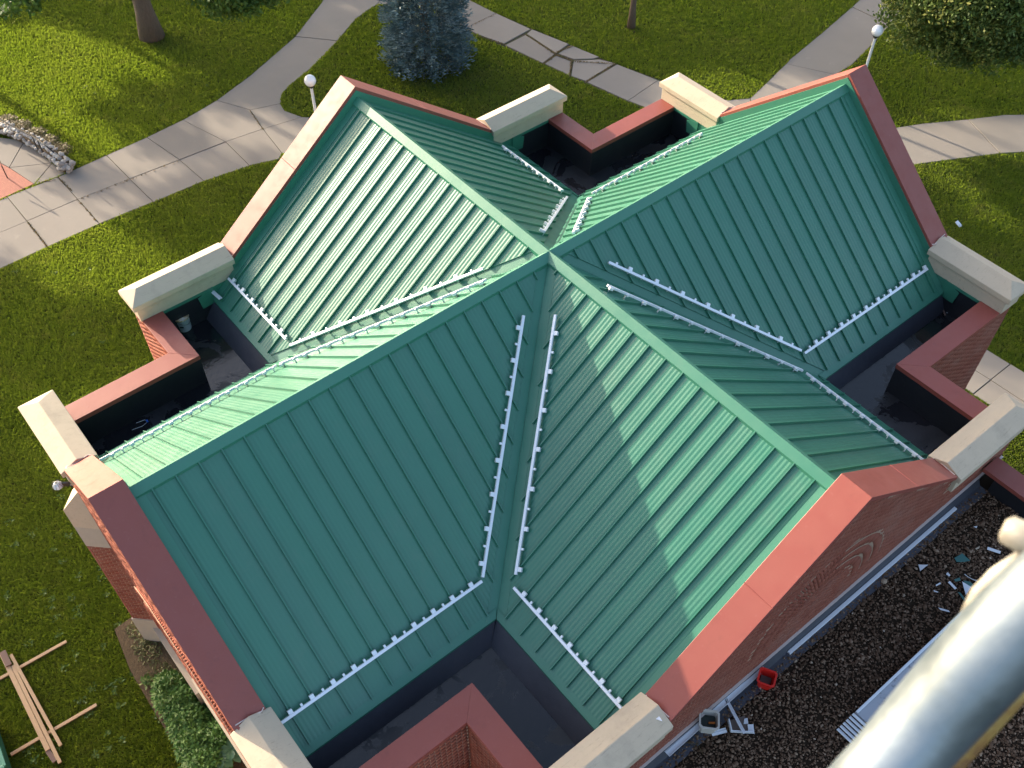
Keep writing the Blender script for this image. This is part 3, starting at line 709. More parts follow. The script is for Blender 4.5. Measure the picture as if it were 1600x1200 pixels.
# pebbles
ico = np.array([(0, 0, -1), (.72, -.53, -.45), (-.28, -.85, -.45), (-.89, 0, -.45), (-.28, .85, -.45), (.72, .53, -.45), (.28, -.85, .45), (-.72, -.53, .45), (-.72, .53, .45), (.28, .85, .45), (.89, 0, .45), (0, 0, 1)])
icf = np.array([(0, 1, 2), (1, 0, 5), (0, 2, 3), (0, 3, 4), (0, 4, 5), (1, 5, 10), (2, 1, 6), (3, 2, 7), (4, 3, 8), (5, 4, 9), (1, 10, 6), (2, 6, 7), (3, 7, 8), (4, 8, 9), (5, 9, 10), (6, 10, 11), (7, 6, 11), (8, 7, 11), (9, 8, 11), (10, 9, 11)])
n = 95000
x = RNG.uniform(xw+.16, 15.5, n); y = RNG.uniform(-9, 5.2, n)
p = np.stack([x, y, np.full(n, GRZ)], 1)-CAM; q = p @ _R
px = 800+PPX+FPX*q[:, 0]/-q[:, 2]; py = 600+PPY-FPX*q[:, 1]/-q[:, 2]
k = (px > 950) & (px < 1680) & (py > 680) & (py < 1260) & (q[:, 2] < -1); x, y = x[k], y[k]; n = len(x)
keep = np.ones(n, bool) if n < 48000 else RNG.random(n) < 48000/n; x, y = x[keep], y[keep]; n = len(x)
sz = .0175*np.exp(RNG.normal(0, .33, n)); sc3 = np.stack([sz*RNG.uniform(.8, 1.5, n), sz*RNG.uniform(.7, 1.1, n), sz*RNG.uniform(.5, .8, n)], 1)
an = RNG.uniform(0, 6.28, n); V = ico[None]*RNG.uniform(.82, 1.18, (n, 12, 1))*sc3[:, None]
tl = RNG.normal(0, .35, n); V = np.stack([V[..., 0], V[..., 1]*np.cos(tl)[:, None]-V[..., 2]*np.sin(tl)[:, None], V[..., 1]*np.sin(tl)[:, None]+V[..., 2]*np.cos(tl)[:, None]], -1)
V = np.stack([V[..., 0]*np.cos(an)[:, None]-V[..., 1]*np.sin(an)[:, None]+x[:, None], V[..., 0]*np.sin(an)[:, None]+V[..., 1]*np.cos(an)[:, None]+y[:, None], V[..., 2]+(GRZ+.012+RNG.uniform(0, .022, n))[:, None]], -1)
F = (icf[None]+12*np.arange(n)[:, None, None]).reshape(-1, 3)
r = np.clip(RNG.beta(1.6, 2.2, n)+.0, 0, 1)
gv = place('gravel', npmesh('gravel', V.reshape(-1, 3), F, np.repeat(r, 12), smooth=True), M_PEB, kind='stuff'); tag(gv, 'dark brown roofing gravel spread over the annex roof', 'gravel')

# ---- things lying on the gravel roof
def up(px, py, z=GRZ+.03): return at(px, py, z)
c = up(1194, 1068); t = thing('red_tub', 'open red plastic tub on the gravel by the brick gable', 'tub', tuple(c))
def tub(name, t, m, w0, w1, h, ang, th=.014):
    mb = MB(); R_ = np.array(Matrix.Rotation(ang, 3, 'Z'))
    def ring(hw, z, ch=.25):
        pts = []
        for sx_, sy_ in ((1, 1), (-1, 1), (-1, -1), (1, -1)):
            a_ = [(sx_*hw, sy_*hw*(1-ch)), (sx_*hw*(1-ch), sy_*hw)]
            if sx_*sy_ < 0: a_ = a_[::-1]
            pts += [R_ @ np.array([*p_, z]) for p_ in a_]
        return pts
    rs = [ring(w0, 0), ring(w1, h), ring(w1+.012, h), ring(w1+.012, h-.02), ring(w1+.012, h+.006), ring(w1-th, h+.006), ring(w0-th, .02)]
    rs = [ring(w0, 0), ring(w1-.002, h-.03), ring(w1+.016, h-.03), ring(w1+.016, h), ring(w1-th, h), ring(w0-th, .02)]
    for r_ in rs: mb.v += [tuple(p_) for p_ in r_]
    for i in range(len(rs)-1):
        for j in range(8): mb.f.append((i*8+j, i*8+(j+1) % 8, (i+1)*8+(j+1) % 8, (i+1)*8+j))
    mb.f.append(tuple(reversed(range(8)))); k_ = (len(rs)-1)*8; mb.f.append(tuple(range(k_, k_+8)))
    return obj(name, mb, m, t)
tub('tub_body', t, M_REDP, .105, .14, .27, .5)
mb = MB(); mb.box((0, 0, .09), (.09, .09, .02), np.array(Matrix.Rotation(.5, 3, 'Z'))); obj('rubbish', mb, M_CARD, t)
c = up(1104, 1135); t = thing('white_bucket', 'open square white bucket with dark contents on the gravel by the long trim', 'bucket', tuple(c))
tub('bucket_body', t, M_WPL, .125, .155, .32, .75)
mb = MB(); mb.box((0, 0, .16), (.12, .12, .02), np.array(Matrix.Rotation(.75, 3, 'Z'))); obj('contents', mb, M_DARK, t)
mb = MB(); mb.tube([(.02, .0, .19), (.09, .05, .25)], .02, 8); obj('tool_handle', mb, M_ORANGE, t)
# long white trim
def trim(p, q, wd, label, m=M_SCRAP, z=GRZ+.06, nm='metal_trim', cat='metal trim', group=None, hh=.02):
    A = at(*p, z); Bq = at(*q, z); mid = (A+Bq)/2; mb = MB(); mb.bar(A-mid, Bq-mid, wd, .006)
    d = (Bq-A)/np.linalg.norm(Bq-A); sd = np.array([-d[1], d[0], 0])
    if hh: mb.bar(A-mid+sd*wd/2+np.array([0, 0, hh/2]), Bq-mid+sd*wd/2+np.array([0, 0, hh/2]), .008, hh); mb.bar(A-mid+np.array([0, 0, .006]), Bq-mid+np.array([0, 0, .006]), .012, .012)
    o = obj(nm, mb, m); o.location = mid; return tag(o, label, cat, group)
trim((1191, 1040), (1040, 1176), .17, 'long white folded metal trim lying along the foot of the brick gable', M_SCRAP, GRZ+.16)
trim((1134, 1092), (1163, 1146), .045, 'thin grey metal channel leaning across the brown tray', M_WHITE, GRZ+.16)
trim((1112, 1147), (1135, 1141), .075, 'short white metal channel between the white bucket and the brown tray')
# tray with offcuts
c = up(1152, 1136); t = thing('brown_tray', 'brown metal tray with a bent up edge on the gravel', 'tray', tuple(c))
mb = MB(); q = [up(*p_)-c for p_ in [(1137, 1128), (1163, 1120), (1176, 1147), (1141, 1145)]]; mb.prism([p_+np.array([0, 0, .05]) for p_ in q], [p_+np.array([0, 0, .035]) for p_ in q]); obj('tray_bottom', mb, M_CARD, t)
mb = MB(); mb.bar(q[0]+np.array([0, 0, .09]), q[3]+np.array([0, 0, .09]), .02, .10); mb.bar(q[3]+np.array([0, 0, .07]), q[2]+np.array([0, 0, .07]), .02, .06); obj('tray_lip', mb, M_WHITE, t)
def sheet(pts, label, m, z=GRZ+.055, nm='metal_offcut', group=None, tilt=True):
    P = [at(*p_, z) for p_ in pts]; c_ = np.mean(P, 0); mb = MB()
    gx, gy = (random.uniform(-.10, .10), random.uniform(-.10, .10)) if tilt else (0, 0)
    top = [p_-c_+np.array([0, 0, .004+(p_-c_)[0]*gx+(p_-c_)[1]*gy]) for p_ in P]; mb.prism(top, [p_-np.array([0, 0, .005]) for p_ in top])
    o = obj(nm, mb, m); o.location = c_; return tag(o, label, 'metal scrap', group)
sheet([(1163, 1123), (1168, 1122), (1169, 1131), (1162, 1131)], 'small square white offcut at the upper corner of the brown tray', M_SCRAP, GRZ+.09)
sheet([(1168, 1132), (1177, 1132), (1179, 1147), (1174, 1144), (1169, 1142)], 'larger white offcut overhanging the right corner of the brown tray', M_SCRAP, GRZ+.09)
sheet([(1435, 882), (1450, 883), (1438, 892)], 'lone white triangular offcut on the open gravel', M_SCRAP)
sheet([(1491, 872), (1503, 865), (1516, 876), (1507, 878), (1495, 878)], 'dark green kite shaped offcut on the gravel', M_SCRAPG)
sheet([(1543, 855), (1564, 861), (1563, 865), (1542, 859)], 'white rectangular strip offcut nearest the worn knob', M_SCRAP)
sheet([(1478, 897), (1481, 894), (1485, 899), (1483, 901)], 'tiny white chip above the cluster of offcuts', M_SCRAP)
sheet([(1462, 914), (1469, 910), (1470, 912), (1463, 916)], 'thin white sliver left of the cluster of offcuts', M_SCRAP)
sheet([(1481, 910), (1484, 908), (1495, 919), (1492, 921)], 'narrow white strip pointing at the large white triangle', M_SCRAP)
sheet([(1490, 906), (1500, 902), (1501, 907), (1493, 909)], 'small green offcut with a pale folded edge in the cluster', M_SCRAPG)
sheet([(1503, 909), (1518, 917), (1509, 930)], 'large white triangular offcut in the cluster', M_SCRAP, GRZ+.075)
sheet([(1505, 907), (1516, 909), (1523, 915), (1519, 920), (1510, 917)], 'dark green offcut lying under the large white triangle', M_SCRAPG)
sheet([(1496, 925), (1500, 926), (1511, 938), (1508, 941)], 'long dark green offcut below the white triangle', M_SCRAPG)
sheet([(1466, 949), (1482, 954), (1484, 957), (1470, 953)], 'pointed white offcut lowest on the open gravel', M_SCRAP)
sheet([(1459, 922), (1466, 925), (1465, 926), (1459, 924)], 'tiny white sliver below the left of the cluster', M_SCRAP)
sheet([(1521, 823), (1527, 822), (1526, 825)], 'small white flake near the annex parapet', M_SCRAP)
sheet([(1524, 857), (1531, 853), (1530, 857), (1525, 859)], 'pale stone coloured chip left of the white strip', M_STONE)
mb = MB(); pts = [at(x_, y_, GRZ+.06) for x_, y_ in ((1507, 897), (1512, 901), (1519, 905), (1527, 908))]; mb.tube([p_-pts[0] for p_ in pts], .006, 5); o = obj('wire_offcut', mb, M_SCRAP); o.location = pts[0]; tag(o, 'thin curved white wire above the large white triangle', 'wire')
mb = MB(); pts = [at(x_, y_, GRZ+.06) for x_, y_ in ((1060, 1178), (1063, 1162), (1075, 1160), (1086, 1166), (1092, 1160))]; mb.tube([p_-pts[0] for p_ in pts], .006, 5); mb.tube([pts[2]-pts[0], pts[2]-pts[0]+np.array([.12, .1, .02]), pts[2]-pts[0]+np.array([.3, .05, .0])], .006, 5); o = obj('dry_twig', mb, M_WEED); o.location = pts[0]; tag(o, 'dry forked twig on the gravel below the white bucket', 'twig')
# stack of white louvre panels under the boom
c0 = at(1336, 1118, GRZ); t = thing('stacked_roof_vent', 'low white metal roof curb with stacked louvre plates at one end', 'roof vent', tuple(c0))
pA = at(1336, 1112, GRZ+.18); pB = at(1470, 985, GRZ+.18); d = (pB-pA); d[2] = 0; Lb = np.linalg.norm(d)+1.2; d /= np.linalg.norm(d); sd = np.array([d[1], -d[0], 0]);
mb = MB(); o0 = pA-c0
mb.prism([o0+np.array([0, 0, 0]), o0+d*Lb, o0+d*Lb+sd*1.1, o0+sd*1.1], [o0-np.array([0, 0, .16]), o0+d*Lb-np.array([0, 0, .16]), o0+d*Lb+sd*1.1-np.array([0, 0, .16]), o0+sd*1.1-np.array([0, 0, .16])]); 
M_VENT = mat('dirty_white_sheet', (.5, .5, .55), .5); setc(M_VENT, mix(M_VENT, ramp(M_VENT, noise(M_VENT, 5, 6, .7), [(.52, g3(0)), (.64, g3(.8))]), (.33, .34, .38), (.12, .10, .10)))
obj('vent_body', mb, M_VENT, t, bevel=.01)
mb = MB(); mb.bar(o0+np.array([0, 0, .03])+sd*.03, o0+d*Lb+np.array([0, 0, .03])+sd*.03, .045, .03); obj('vent_flange', mb, M_WHITE, t, bevel=.004)
for i in range(6):
    mb = MB(); q0 = o0-d*(.06+.075*i)-np.array([0, 0, .0+.012*i]); mb.box(q0+sd*.55, (.03, .55, .006), np.stack([d, sd, np.array([0, 0, 1])], 1) @ np.array(Matrix.Rotation(.35, 3, 'Y')))
    obj('louvre', mb, M_SCRAP, t)

# ---- things in the gutters
c = at(289, 512, ZF); t = thing('paint_pail', 'white pail with a smeared lid standing in the left corner gutter', 'pail', tuple(c))
mb = MB(); mb.lathe([(.148, 0), (.152, .01), (.168, .34), (.172, .345), (.172, .365), (.16, .372)], (0, 0, 0), 28); obj('pail_body', mb, M_PAIL, t, smooth=True)
mb = MB(); mb.lathe([(.178, .345), (.182, .36), (.178, .385), (.165, .385), (.160, .376), (.02, .378)], (0, 0, 0), 28); obj('lid', mb, M_LID, t, smooth=True)
mb = MB(); mb.tube([(.17*math.cos(t_), .17*math.sin(t_), .30-.10*math.sin((t_+.9)*1.0) if 0 < t_+.9 < math.pi else .3) for t_ in np.linspace(-.9, math.pi-.9, 14)], .004, 5); obj('wire_handle', mb, M_BLACK, t)
mb = MB(); mb.box((.13, -.10, .17), (.003, .045, .018), np.array(Matrix.Rotation(-.65, 3, 'Z'))); obj('dark_print', mb, M_BLACK, t)
def gutter_trim(p, q, z, label, nm='metal_trim', m=M_WHITE, w_=.09):
    A = at(*p, z); Bq = at(*q, z); mid = (A+Bq)/2; mb = MB(); mb.bar(A-mid, Bq-mid, w_, .012); mb.bar(A-mid+np.array([0, 0, .02]), Bq-mid+np.array([0, 0, .02]), .02, .03); o = obj(nm, mb, m, bevel=.003); o.location = mid; return tag(o, label, 'metal trim')
gutter_trim((326, 450), (345, 467), -3.05, 'short white trim strip leaning at the eave by the left stone cap')
gutter_trim((1481, 436), (1508, 454), -3.2, 'white trim strip leaning under the right stone cap')
for i, (px, py) in enumerate([(1478, 480), (1484, 484), (1474, 488), (1487, 489)]):
    c = at(px, py, ZF+.01); mb = MB(); a_ = random.uniform(0, 3); mb.bar((-.12*math.cos(a_), -.12*math.sin(a_), .02), (.12*math.cos(a_), .12*math.sin(a_), .04), .035, .01)
    o = obj('metal_offcut', mb, M_SCRAP if i != 2 else M_WOODB); o.location = c
    tag(o, ['pale offcut nearest the stone cap in the right gutter', 'white curled offcut in the middle of the right gutter scraps', 'brown splinter left in the right gutter scraps', 'white offcut nearest the red coping in the right gutter scraps'][i], 'metal scrap')
c = at(226, 658, ZF+.02); mb = MB(); pts = [at(x_, y_, ZF+.02)-c for x_, y_ in ((206, 672), (222, 666), (231, 659), (226, 656), (213, 661))]; mb.tube(pts, .006, 6); o = obj('wire_loop', mb, M_CLAMP); o.location = c; tag(o, 'bent wire loop lying in the wet lower left gutter', 'wire')
mb = MB(); mb.box((0, 0, 0), (.03, .02, .015)); o = obj('blue_clip', mb, mat('blue_plastic', (.03, .12, .5), .4)); o.location = at(230, 658, ZF+.03); tag(o, 'small blue plastic clip on the wire loop', 'clip')
# bracket at the far right stone cap
t = thing('wire_bracket', 'v shaped white wire bracket hanging under the far stone cap', 'bracket', tuple(at(1078, 190, -3.2)))
c = np.array(t.location); mb = MB(); P0 = at(1075, 172, -2.95)-c; P1 = at(1078, 194, -3.4)-c; P3 = at(1088, 185, -3.0)-c; mb.tube([P0, P1], .012, 6); mb.tube([P1, P3], .012, 6); obj('bracket_wire', mb, M_CLAMP, t)
# white offcut left on the stone cap
sheet([(1016, 1115), (1024, 1110), (1035, 1127), (1017, 1121)], 'white offcut lying on the stone cap nearest the gravel roof', M_SCRAP, -2.33, tilt=False)

# ================================================================== LAMPS
def lamp(px, py, label):
    c = at(px, py, -8.75); b_ = (c[0], c[1], -GZ); t = thing('street_lamp', label, 'street lamp', b_, 'white globe lamps along the walks')
    h = GZ-8.75
    mb = MB(); mb.tube([(0, 0, 0), (0, 0, h-.30)], .055, 12); obj('pole', mb, M_POLE, t, smooth=True)
    mb = MB(); mb.lathe([(.11, 0), (.12, .06), (.06, .10)], (0, 0, 0), 16); obj('base_plate', mb, M_POLE, t)
    mb = MB(); mb.lathe([(.05, h-.32), (.10, h-.26), (.14, h-.19), (.14, h-.15)], (0, 0, 0), 16); obj('collar', mb, M_BLACK, t, smooth=True)
    mb = MB(); pf = [(.225*math.sin(t_), h-.225*math.cos(t_)) for t_ in np.linspace(.55, math.pi-.02, 16)]; mb.lathe(pf, (0, 0, 0), 28); obj('globe', mb, M_GLOBE, t, smooth='all')
lamp(484.5, 126, 'white globe lamp post beside the rounded tip of the grass island at the left')
lamp(1371, 48, 'white globe lamp post behind the right gable peak near the leafy shrub')

# ================================================================== TREES
def leaves(name, centers, n, size, m, parent, squash=1., droop=0.):
    """centers: list of (x,y,z,rx,ry,rz); leaf-sized faces gathered in clumps through the volume"""
    centers = np.array(centers, float); vol = centers[:, 3]*centers[:, 4]*centers[:, 5]; pr_ = vol/vol.sum()
    nc = max(1, n//40); ci = RNG.choice(len(centers), nc, p=pr_)
    d = RNG.normal(0, 1, (nc, 3)); d /= np.linalg.norm(d, axis=1)[:, None]; rr = RNG.uniform(.35, 1, nc)**(1/2.2)
    cc = centers[ci, :3]+d*rr[:, None]*centers[ci, 3:]
    k = 40; P = np.repeat(cc, k, 0)+RNG.normal(0, 1, (nc*k, 3))*np.repeat(np.cbrt(vol[ci])[:, None]*.085+size*.5, k, 0)*np.array([1, 1, .65])
    n = len(P); a = RNG.normal(0, 1, (n, 3)); a /= np.linalg.norm(a, axis=1)[:, None]; b_ = np.cross(a, RNG.normal(0, 1, (n, 3))); b_ /= np.linalg.norm(b_, axis=1)[:, None]
    s_ = size*RNG.uniform(.6, 1.3, n)[:, None]
    V = np.stack([P-a*s_, P-b_*s_*.5, P+a*s_, P+b_*s_*.5], 1).reshape(-1, 3)
    r = np.clip(np.repeat(np.repeat(RNG.uniform(0, .75, nc), k)+RNG.uniform(-.1, .25, n), 4), 0, 1)
    return place(name, npmesh(name, V, np.arange(4*n).reshape(-1, 4), r), m, parent)
def tree(name, label, base, h, trunk_r, crowns, n, size, m, lean=(0, 0), group=None, category='tree', limbs=5, crown_base=None):
    t = thing(name, label, category, tuple(base), group)
    mb = MB(); mb.tube([(lean[0]*z/h, lean[1]*z/h, z-.1) for z in np.linspace(0, h, 6)], [trunk_r*(1.35 if i == 0 else 1-.6*i/5) for i in range(6)], 12); obj('trunk', mb, M_BARK, t, smooth='all')
    for i in range(limbs):
        c = crowns[i % len(crowns)]; z0 = h*random.uniform(.55, .9); mb = MB()
        mb.tube([(lean[0]*z0/h, lean[1]*z0/h, z0), ((c[0])*.5, (c[1])*.5, (z0+c[2])*.5+.3), (c[0]+random.uniform(-1, 1)*c[3]*.4, c[1]+random.uniform(-1, 1)*c[4]*.4, c[2])], [trunk_r*.45, trunk_r*.28, trunk_r*.1], 7)
        obj('limb', mb, M_BARK, t, smooth='all')
    leaves('crown', crowns, n, size, m, t); return t
# big tree at the upper left: trunk in view, branches hanging into the picture
b = at(238, 58); 
def rel(p, b_): return tuple(np.array(p)-np.array(b_))
hang = []
for px, py, dist, r in [(30, -12, 41, 1.1), (62, -2, 41, .6), (350, -22, 41, 1.3), (390, -6, 40.5, 1.0), (425, -28, 40.5, 1.1), (120, -60, 40, 1.3), (375, 12, 40.5, .5), (250, -90, 39, 1.6)]:
    hang.append((*rel(along(px, py, dist), b), r, r, r*.7))
crown_main = [(2, -1, 8.0, 3.2, 3.2, 2.0), (-2, 2, 8.2, 3, 3, 2.0), (0, -4, 7.6, 2.6, 2.6, 1.6), (1, 4, 8, 2.8, 2.8, 1.8)]
T1 = tree('elm_tree', 'large tree with a thick brown trunk on the upper left lawn', b, 7.4, .46, crown_main, 9000, .16, M_LEAF)
leaves('branch_foliage', hang, 14000, .10, M_LEAF, T1)
# thin trunk further right
b = at(986, 43); tree('young_tree', 'young tree with a thin grey trunk on the far middle lawn', b, 5.4, .16, [(0, 0, 6.6, 2.2, 2.2, 1.5)], 6000, .14, M_LEAF)
mb = MB()
# leafy maple at the upper right
b = at(1525, 62); cs = []
def lobe(px, py, dist, r): cs.append((*rel(along(px, py, dist), b), r, r, r*.9))
for px, py, dist, r in [(1440, 15, 42, 1.5), (1500, 10, 42, 2.0), (1570, 5, 42, 2.2), (1495, 62, 42, 1.1), (1540, 58, 42, 1.3), (1590, 45, 42, 1.3), (1455, 45, 42, .8), (1410, -5, 42, .8), (1620, 20, 42, 1.8), (1540, -50, 41, 2.5), (1460, -50, 41, 2.0)]: lobe(px, py, dist*1.1, r*1.1)
tree('maple_tree', 'broad leafy shrub like tree at the upper right corner', b, 3.4, .22, cs, 80000, .078, M_LEAF2)
# blue spruce
b = at(668, 92); t = thing('blue_spruce', 'bushy blue grey spruce standing on the grass island', 'tree', tuple(b))
mb = MB(); mb.tube([(0, 0, -.1), (0, 0, 8.3)], [.2, .03], 10); obj('trunk', mb, M_BARK, t, smooth='all')
V = []; Rr = []
nb = 1150
for i in range(nb):
    z = .25+8.0*(i/nb)**1.25; R_ = 1.95*(1-(z/10.5)**1.8)*random.uniform(.80, 1.12); th = i*2.39996+random.uniform(-.3, .3)
    e = np.array([math.cos(th), math.sin(th), 0]); tgv = np.array([-math.sin(th), math.cos(th), 0])
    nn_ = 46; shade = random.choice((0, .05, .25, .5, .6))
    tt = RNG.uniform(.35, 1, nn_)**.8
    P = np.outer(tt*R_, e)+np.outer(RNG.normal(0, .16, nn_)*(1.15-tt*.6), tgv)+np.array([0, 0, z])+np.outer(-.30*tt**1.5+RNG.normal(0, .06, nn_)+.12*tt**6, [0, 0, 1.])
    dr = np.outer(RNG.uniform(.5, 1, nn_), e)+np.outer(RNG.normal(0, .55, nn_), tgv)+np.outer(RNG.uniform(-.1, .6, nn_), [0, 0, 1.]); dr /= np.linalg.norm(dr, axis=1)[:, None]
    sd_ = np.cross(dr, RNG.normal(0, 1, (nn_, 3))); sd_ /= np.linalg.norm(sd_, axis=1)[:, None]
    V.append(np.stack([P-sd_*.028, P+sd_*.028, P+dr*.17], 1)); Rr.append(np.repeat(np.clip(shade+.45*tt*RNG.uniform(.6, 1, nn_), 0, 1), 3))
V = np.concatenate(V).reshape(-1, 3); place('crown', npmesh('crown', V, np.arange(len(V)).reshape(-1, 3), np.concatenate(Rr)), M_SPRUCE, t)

# trees to the west whose shade lies over the lawns (beyond the frame)
S_ = np.array(SUN)
SHADE = [
 ([(205, 335), (320, 290), (420, 262), (360, 375), (290, 395), (255, 375)], []),
 ([(-60, 440), (30, 425), (60, 470), (120, 500), (180, 490), (215, 500), (230, 560), (100, 620), (30, 610), (20, 640), (60, 760), (140, 860), (220, 990), (260, 1080), (420, 1250), (-60, 1260)], []),
 ([(165, 172), (200, 145), (280, 145), (330, 130), (340, 158), (284, 188), (230, 205), (200, 190)], []),
 ([(235, 66), (300, 92), (330, 112), (390, 118), (455, 56), (495, 5), (480, -50), (120, -60), (0, -60), (0, 20), (70, 38), (150, 50)], [[(270, 46), (330, 44), (340, 62), (280, 64)], [(390, 28), (480, 18), (470, 52), (400, 54)]]),
 ([(350, 165), (400, 110), (462, 56), (520, -40), (600, -40), (560, 30), (500, 90), (450, 160), (430, 170)], [[(395, 125), (430, 125), (420, 140), (390, 140)], [(455, 60), (520, 45), (530, 60), (460, 75)]]),
 ([(105, 272), (150, 262), (185, 292), (150, 300)], []), ([(232, 228), (300, 205), (330, 228), (262, 247)], []),
 ([(455, 172), (450, 140), (500, 95), (540, 55), (575, 20), (600, -50), (745, -50), (800, 20), (900, 70), (1030, 120), (1010, 185), (880, 240), (700, 210), (500, 190)], [[(530, 48), (640, 40), (640, 78), (545, 78)]]),
 ([(745, -50), (1360, -50), (1250, 90), (1180, 105), (1060, 95), (1030, 120), (900, 70), (790, 20)], [[(1165, 40), (1250, 52), (1245, 80), (1190, 78)], [(1160, 0), (1230, 0), (1240, 16), (1170, 16)]]),
 ([(1240, 98), (1355, -5), (1400, -50), (1700, -50), (1700, 172), (1400, 190), (1330, 108), (1270, 122)], [[(1425, 155), (1515, 158), (1515, 186), (1430, 190)]]),
 ([(1450, 300), (1500, 350), (1600, 380), (1700, 420), (1700, 600), (1540, 560), (1490, 380)], [[(1500, 400), (1600, 400), (1600, 440), (1520, 440)]]),
]
SX_ROW = -60.0
clumps = []
for poly, holes in SHADE:
    Pw = np.array(P2(poly)); Hs = [P2(h_) for h_ in holes]; x0, y0 = Pw.min(0); x1, y1 = Pw.max(0); got = []
    for _ in range(int((x1-x0)*(y1-y0)*14)):
        x_, y_ = RNG.uniform(x0, x1), RNG.uniform(y0, y1); X_, Y_ = np.array([x_]), np.array([y_])
        if not inpoly(X_, Y_, Pw)[0] or any(inpoly(X_, Y_, h_)[0] for h_ in Hs): continue
        if any(((x_-g_[0])/1.35)**2+((y_-g_[1])/1.0)**2 < 1 for g_ in got): continue
        got.append((x_, y_))
    for x_, y_ in got:
        xr = SX_ROW+RNG.uniform(-5, 5); tt_ = (x_-xr)/-S_[0]; clumps.append((x_+S_[0]*tt_, y_+S_[1]*tt_, -GZ+S_[2]*tt_))
clumps = np.array(clumps)
ys = clumps[:, 1]; edges = np.linspace(ys.min()-.01, ys.max()+.01, 10)
kinds = ['southernmost tall tree of the row west of the lawns', 'second tree from the south in the row west of the lawns', 'tree in the western row level with the pile of boards', 'tree in the western row level with the south gable', 'tree in the western row level with the stone wall', 'tree in the western row level with the globe lamp', 'tree in the western row level with the blue spruce', 'second tree from the north in the row west of the lawns', 'northernmost tree of the row west of the lawns']
for i in range(9):
    c_ = clumps[(ys >= edges[i]) & (ys < edges[i+1])]
    if not len(c_): continue
    base = np.array([SX_ROW, c_[:, 1].mean(), -GZ]); t = thing('shade_tree', kinds[i], 'tree', tuple(base))
    top = c_[:, 2].max()+GZ
    mb = MB(); mb.tube([(0, 0, -.1), (0, 0, top*.5), (.2, .1, top*.95)], [.35, .25, .08], 10); obj('trunk', mb, M_BARK, t, smooth='all')
    k_ = 170; P = np.repeat(c_-base, k_, 0)+np.clip(RNG.normal(0, .5, (len(c_)*k_, 3)), -1.05, 1.05)*np.array([1.0, 1.0, .33]); n = len(P)
    a = RNG.normal(0, 1, (n, 3)); a /= np.linalg.norm(a, axis=1)[:, None]; b_ = np.cross(a, RNG.normal(0, 1, (n, 3))); b_ /= np.linalg.norm(b_, axis=1)[:, None]
    s_ = .20*RNG.uniform(.6, 1.3, n)[:, None]; V = np.stack([P-a*s_, P-b_*s_*.5, P+a*s_, P+b_*s_*.5], 1).reshape(-1, 3)
    place('crown', npmesh('crown', V, np.arange(4*n).reshape(-1, 4), np.repeat(RNG.random(n), 4)), M_LEAF, t)
print('clumps', len(clumps))

# ================================================================== PLANTS BY THE SOUTH WALL
def mound(name, label, pts, n, size, m, h, category='plant'):
    c0 = np.array([*np.mean([p[:2] for p in pts], 0), -GZ]); t = thing(name, label, category, tuple(c0))
    P = []; 
    for p, r in zip(pts, [q[2] for q in pts]):
        k_ = int(n*r*r/sum(q[2]**2 for q in pts)); th = RNG.uniform(0, 6.28, k_); rr = np.sqrt(RNG.random(k_))*r
        P.append(np.stack([p[0]-c0[0]+rr*np.cos(th), p[1]-c0[1]+rr*np.sin(th), h*np.sqrt(np.clip(1-(rr/r)**2, .05, 1))*RNG.uniform(.55, 1.05, k_)], 1))
    P = np.concatenate(P); n = len(P); th = RNG.uniform(0, 6.28, n); e = np.stack([np.cos(th), np.sin(th), RNG.uniform(-.5, .35, n)], 1); e /= np.linalg.norm(e, axis=1)[:, None]
    sd_ = np.stack([-np.sin(th), np.cos(th), RNG.normal(0, .3, n)], 1); s_ = size*RNG.uniform(.7, 1.3, n)[:, None]
    V = np.stack([P, P+e*s_*.5-sd_*s_*.20, P+e*s_, P+e*s_*.5+sd_*s_*.20+np.array([0, 0, .01])], 1).reshape(-1, 3)
    place('foliage', npmesh('foliage', V, np.arange(4*n).reshape(-1, 4), np.clip(np.repeat(RNG.beta(2, 2, n), 4), 0, 1)), m, t); return t
pp = [(*at(x_, y_)[:2], r_) for x_, y_, r_ in [(268, 1080, .42), (285, 1105, .5), (300, 1135, .55), (312, 1165, .55), (325, 1200, .6), (345, 1160, .5), (262, 1100, .3)]]
mound('peony_bush', 'dense dark green leafy bushes in the bed under the south gable', pp, 9500, .115, M_HEDGE, .75)
pp = [(*at(x_, y_)[:2], r_) for x_, y_, r_ in [(232, 1068, .12)]]
mound('small_sapling', 'small bright green sprout in the soil bed', pp, 60, .14, M_LEAF, .3)
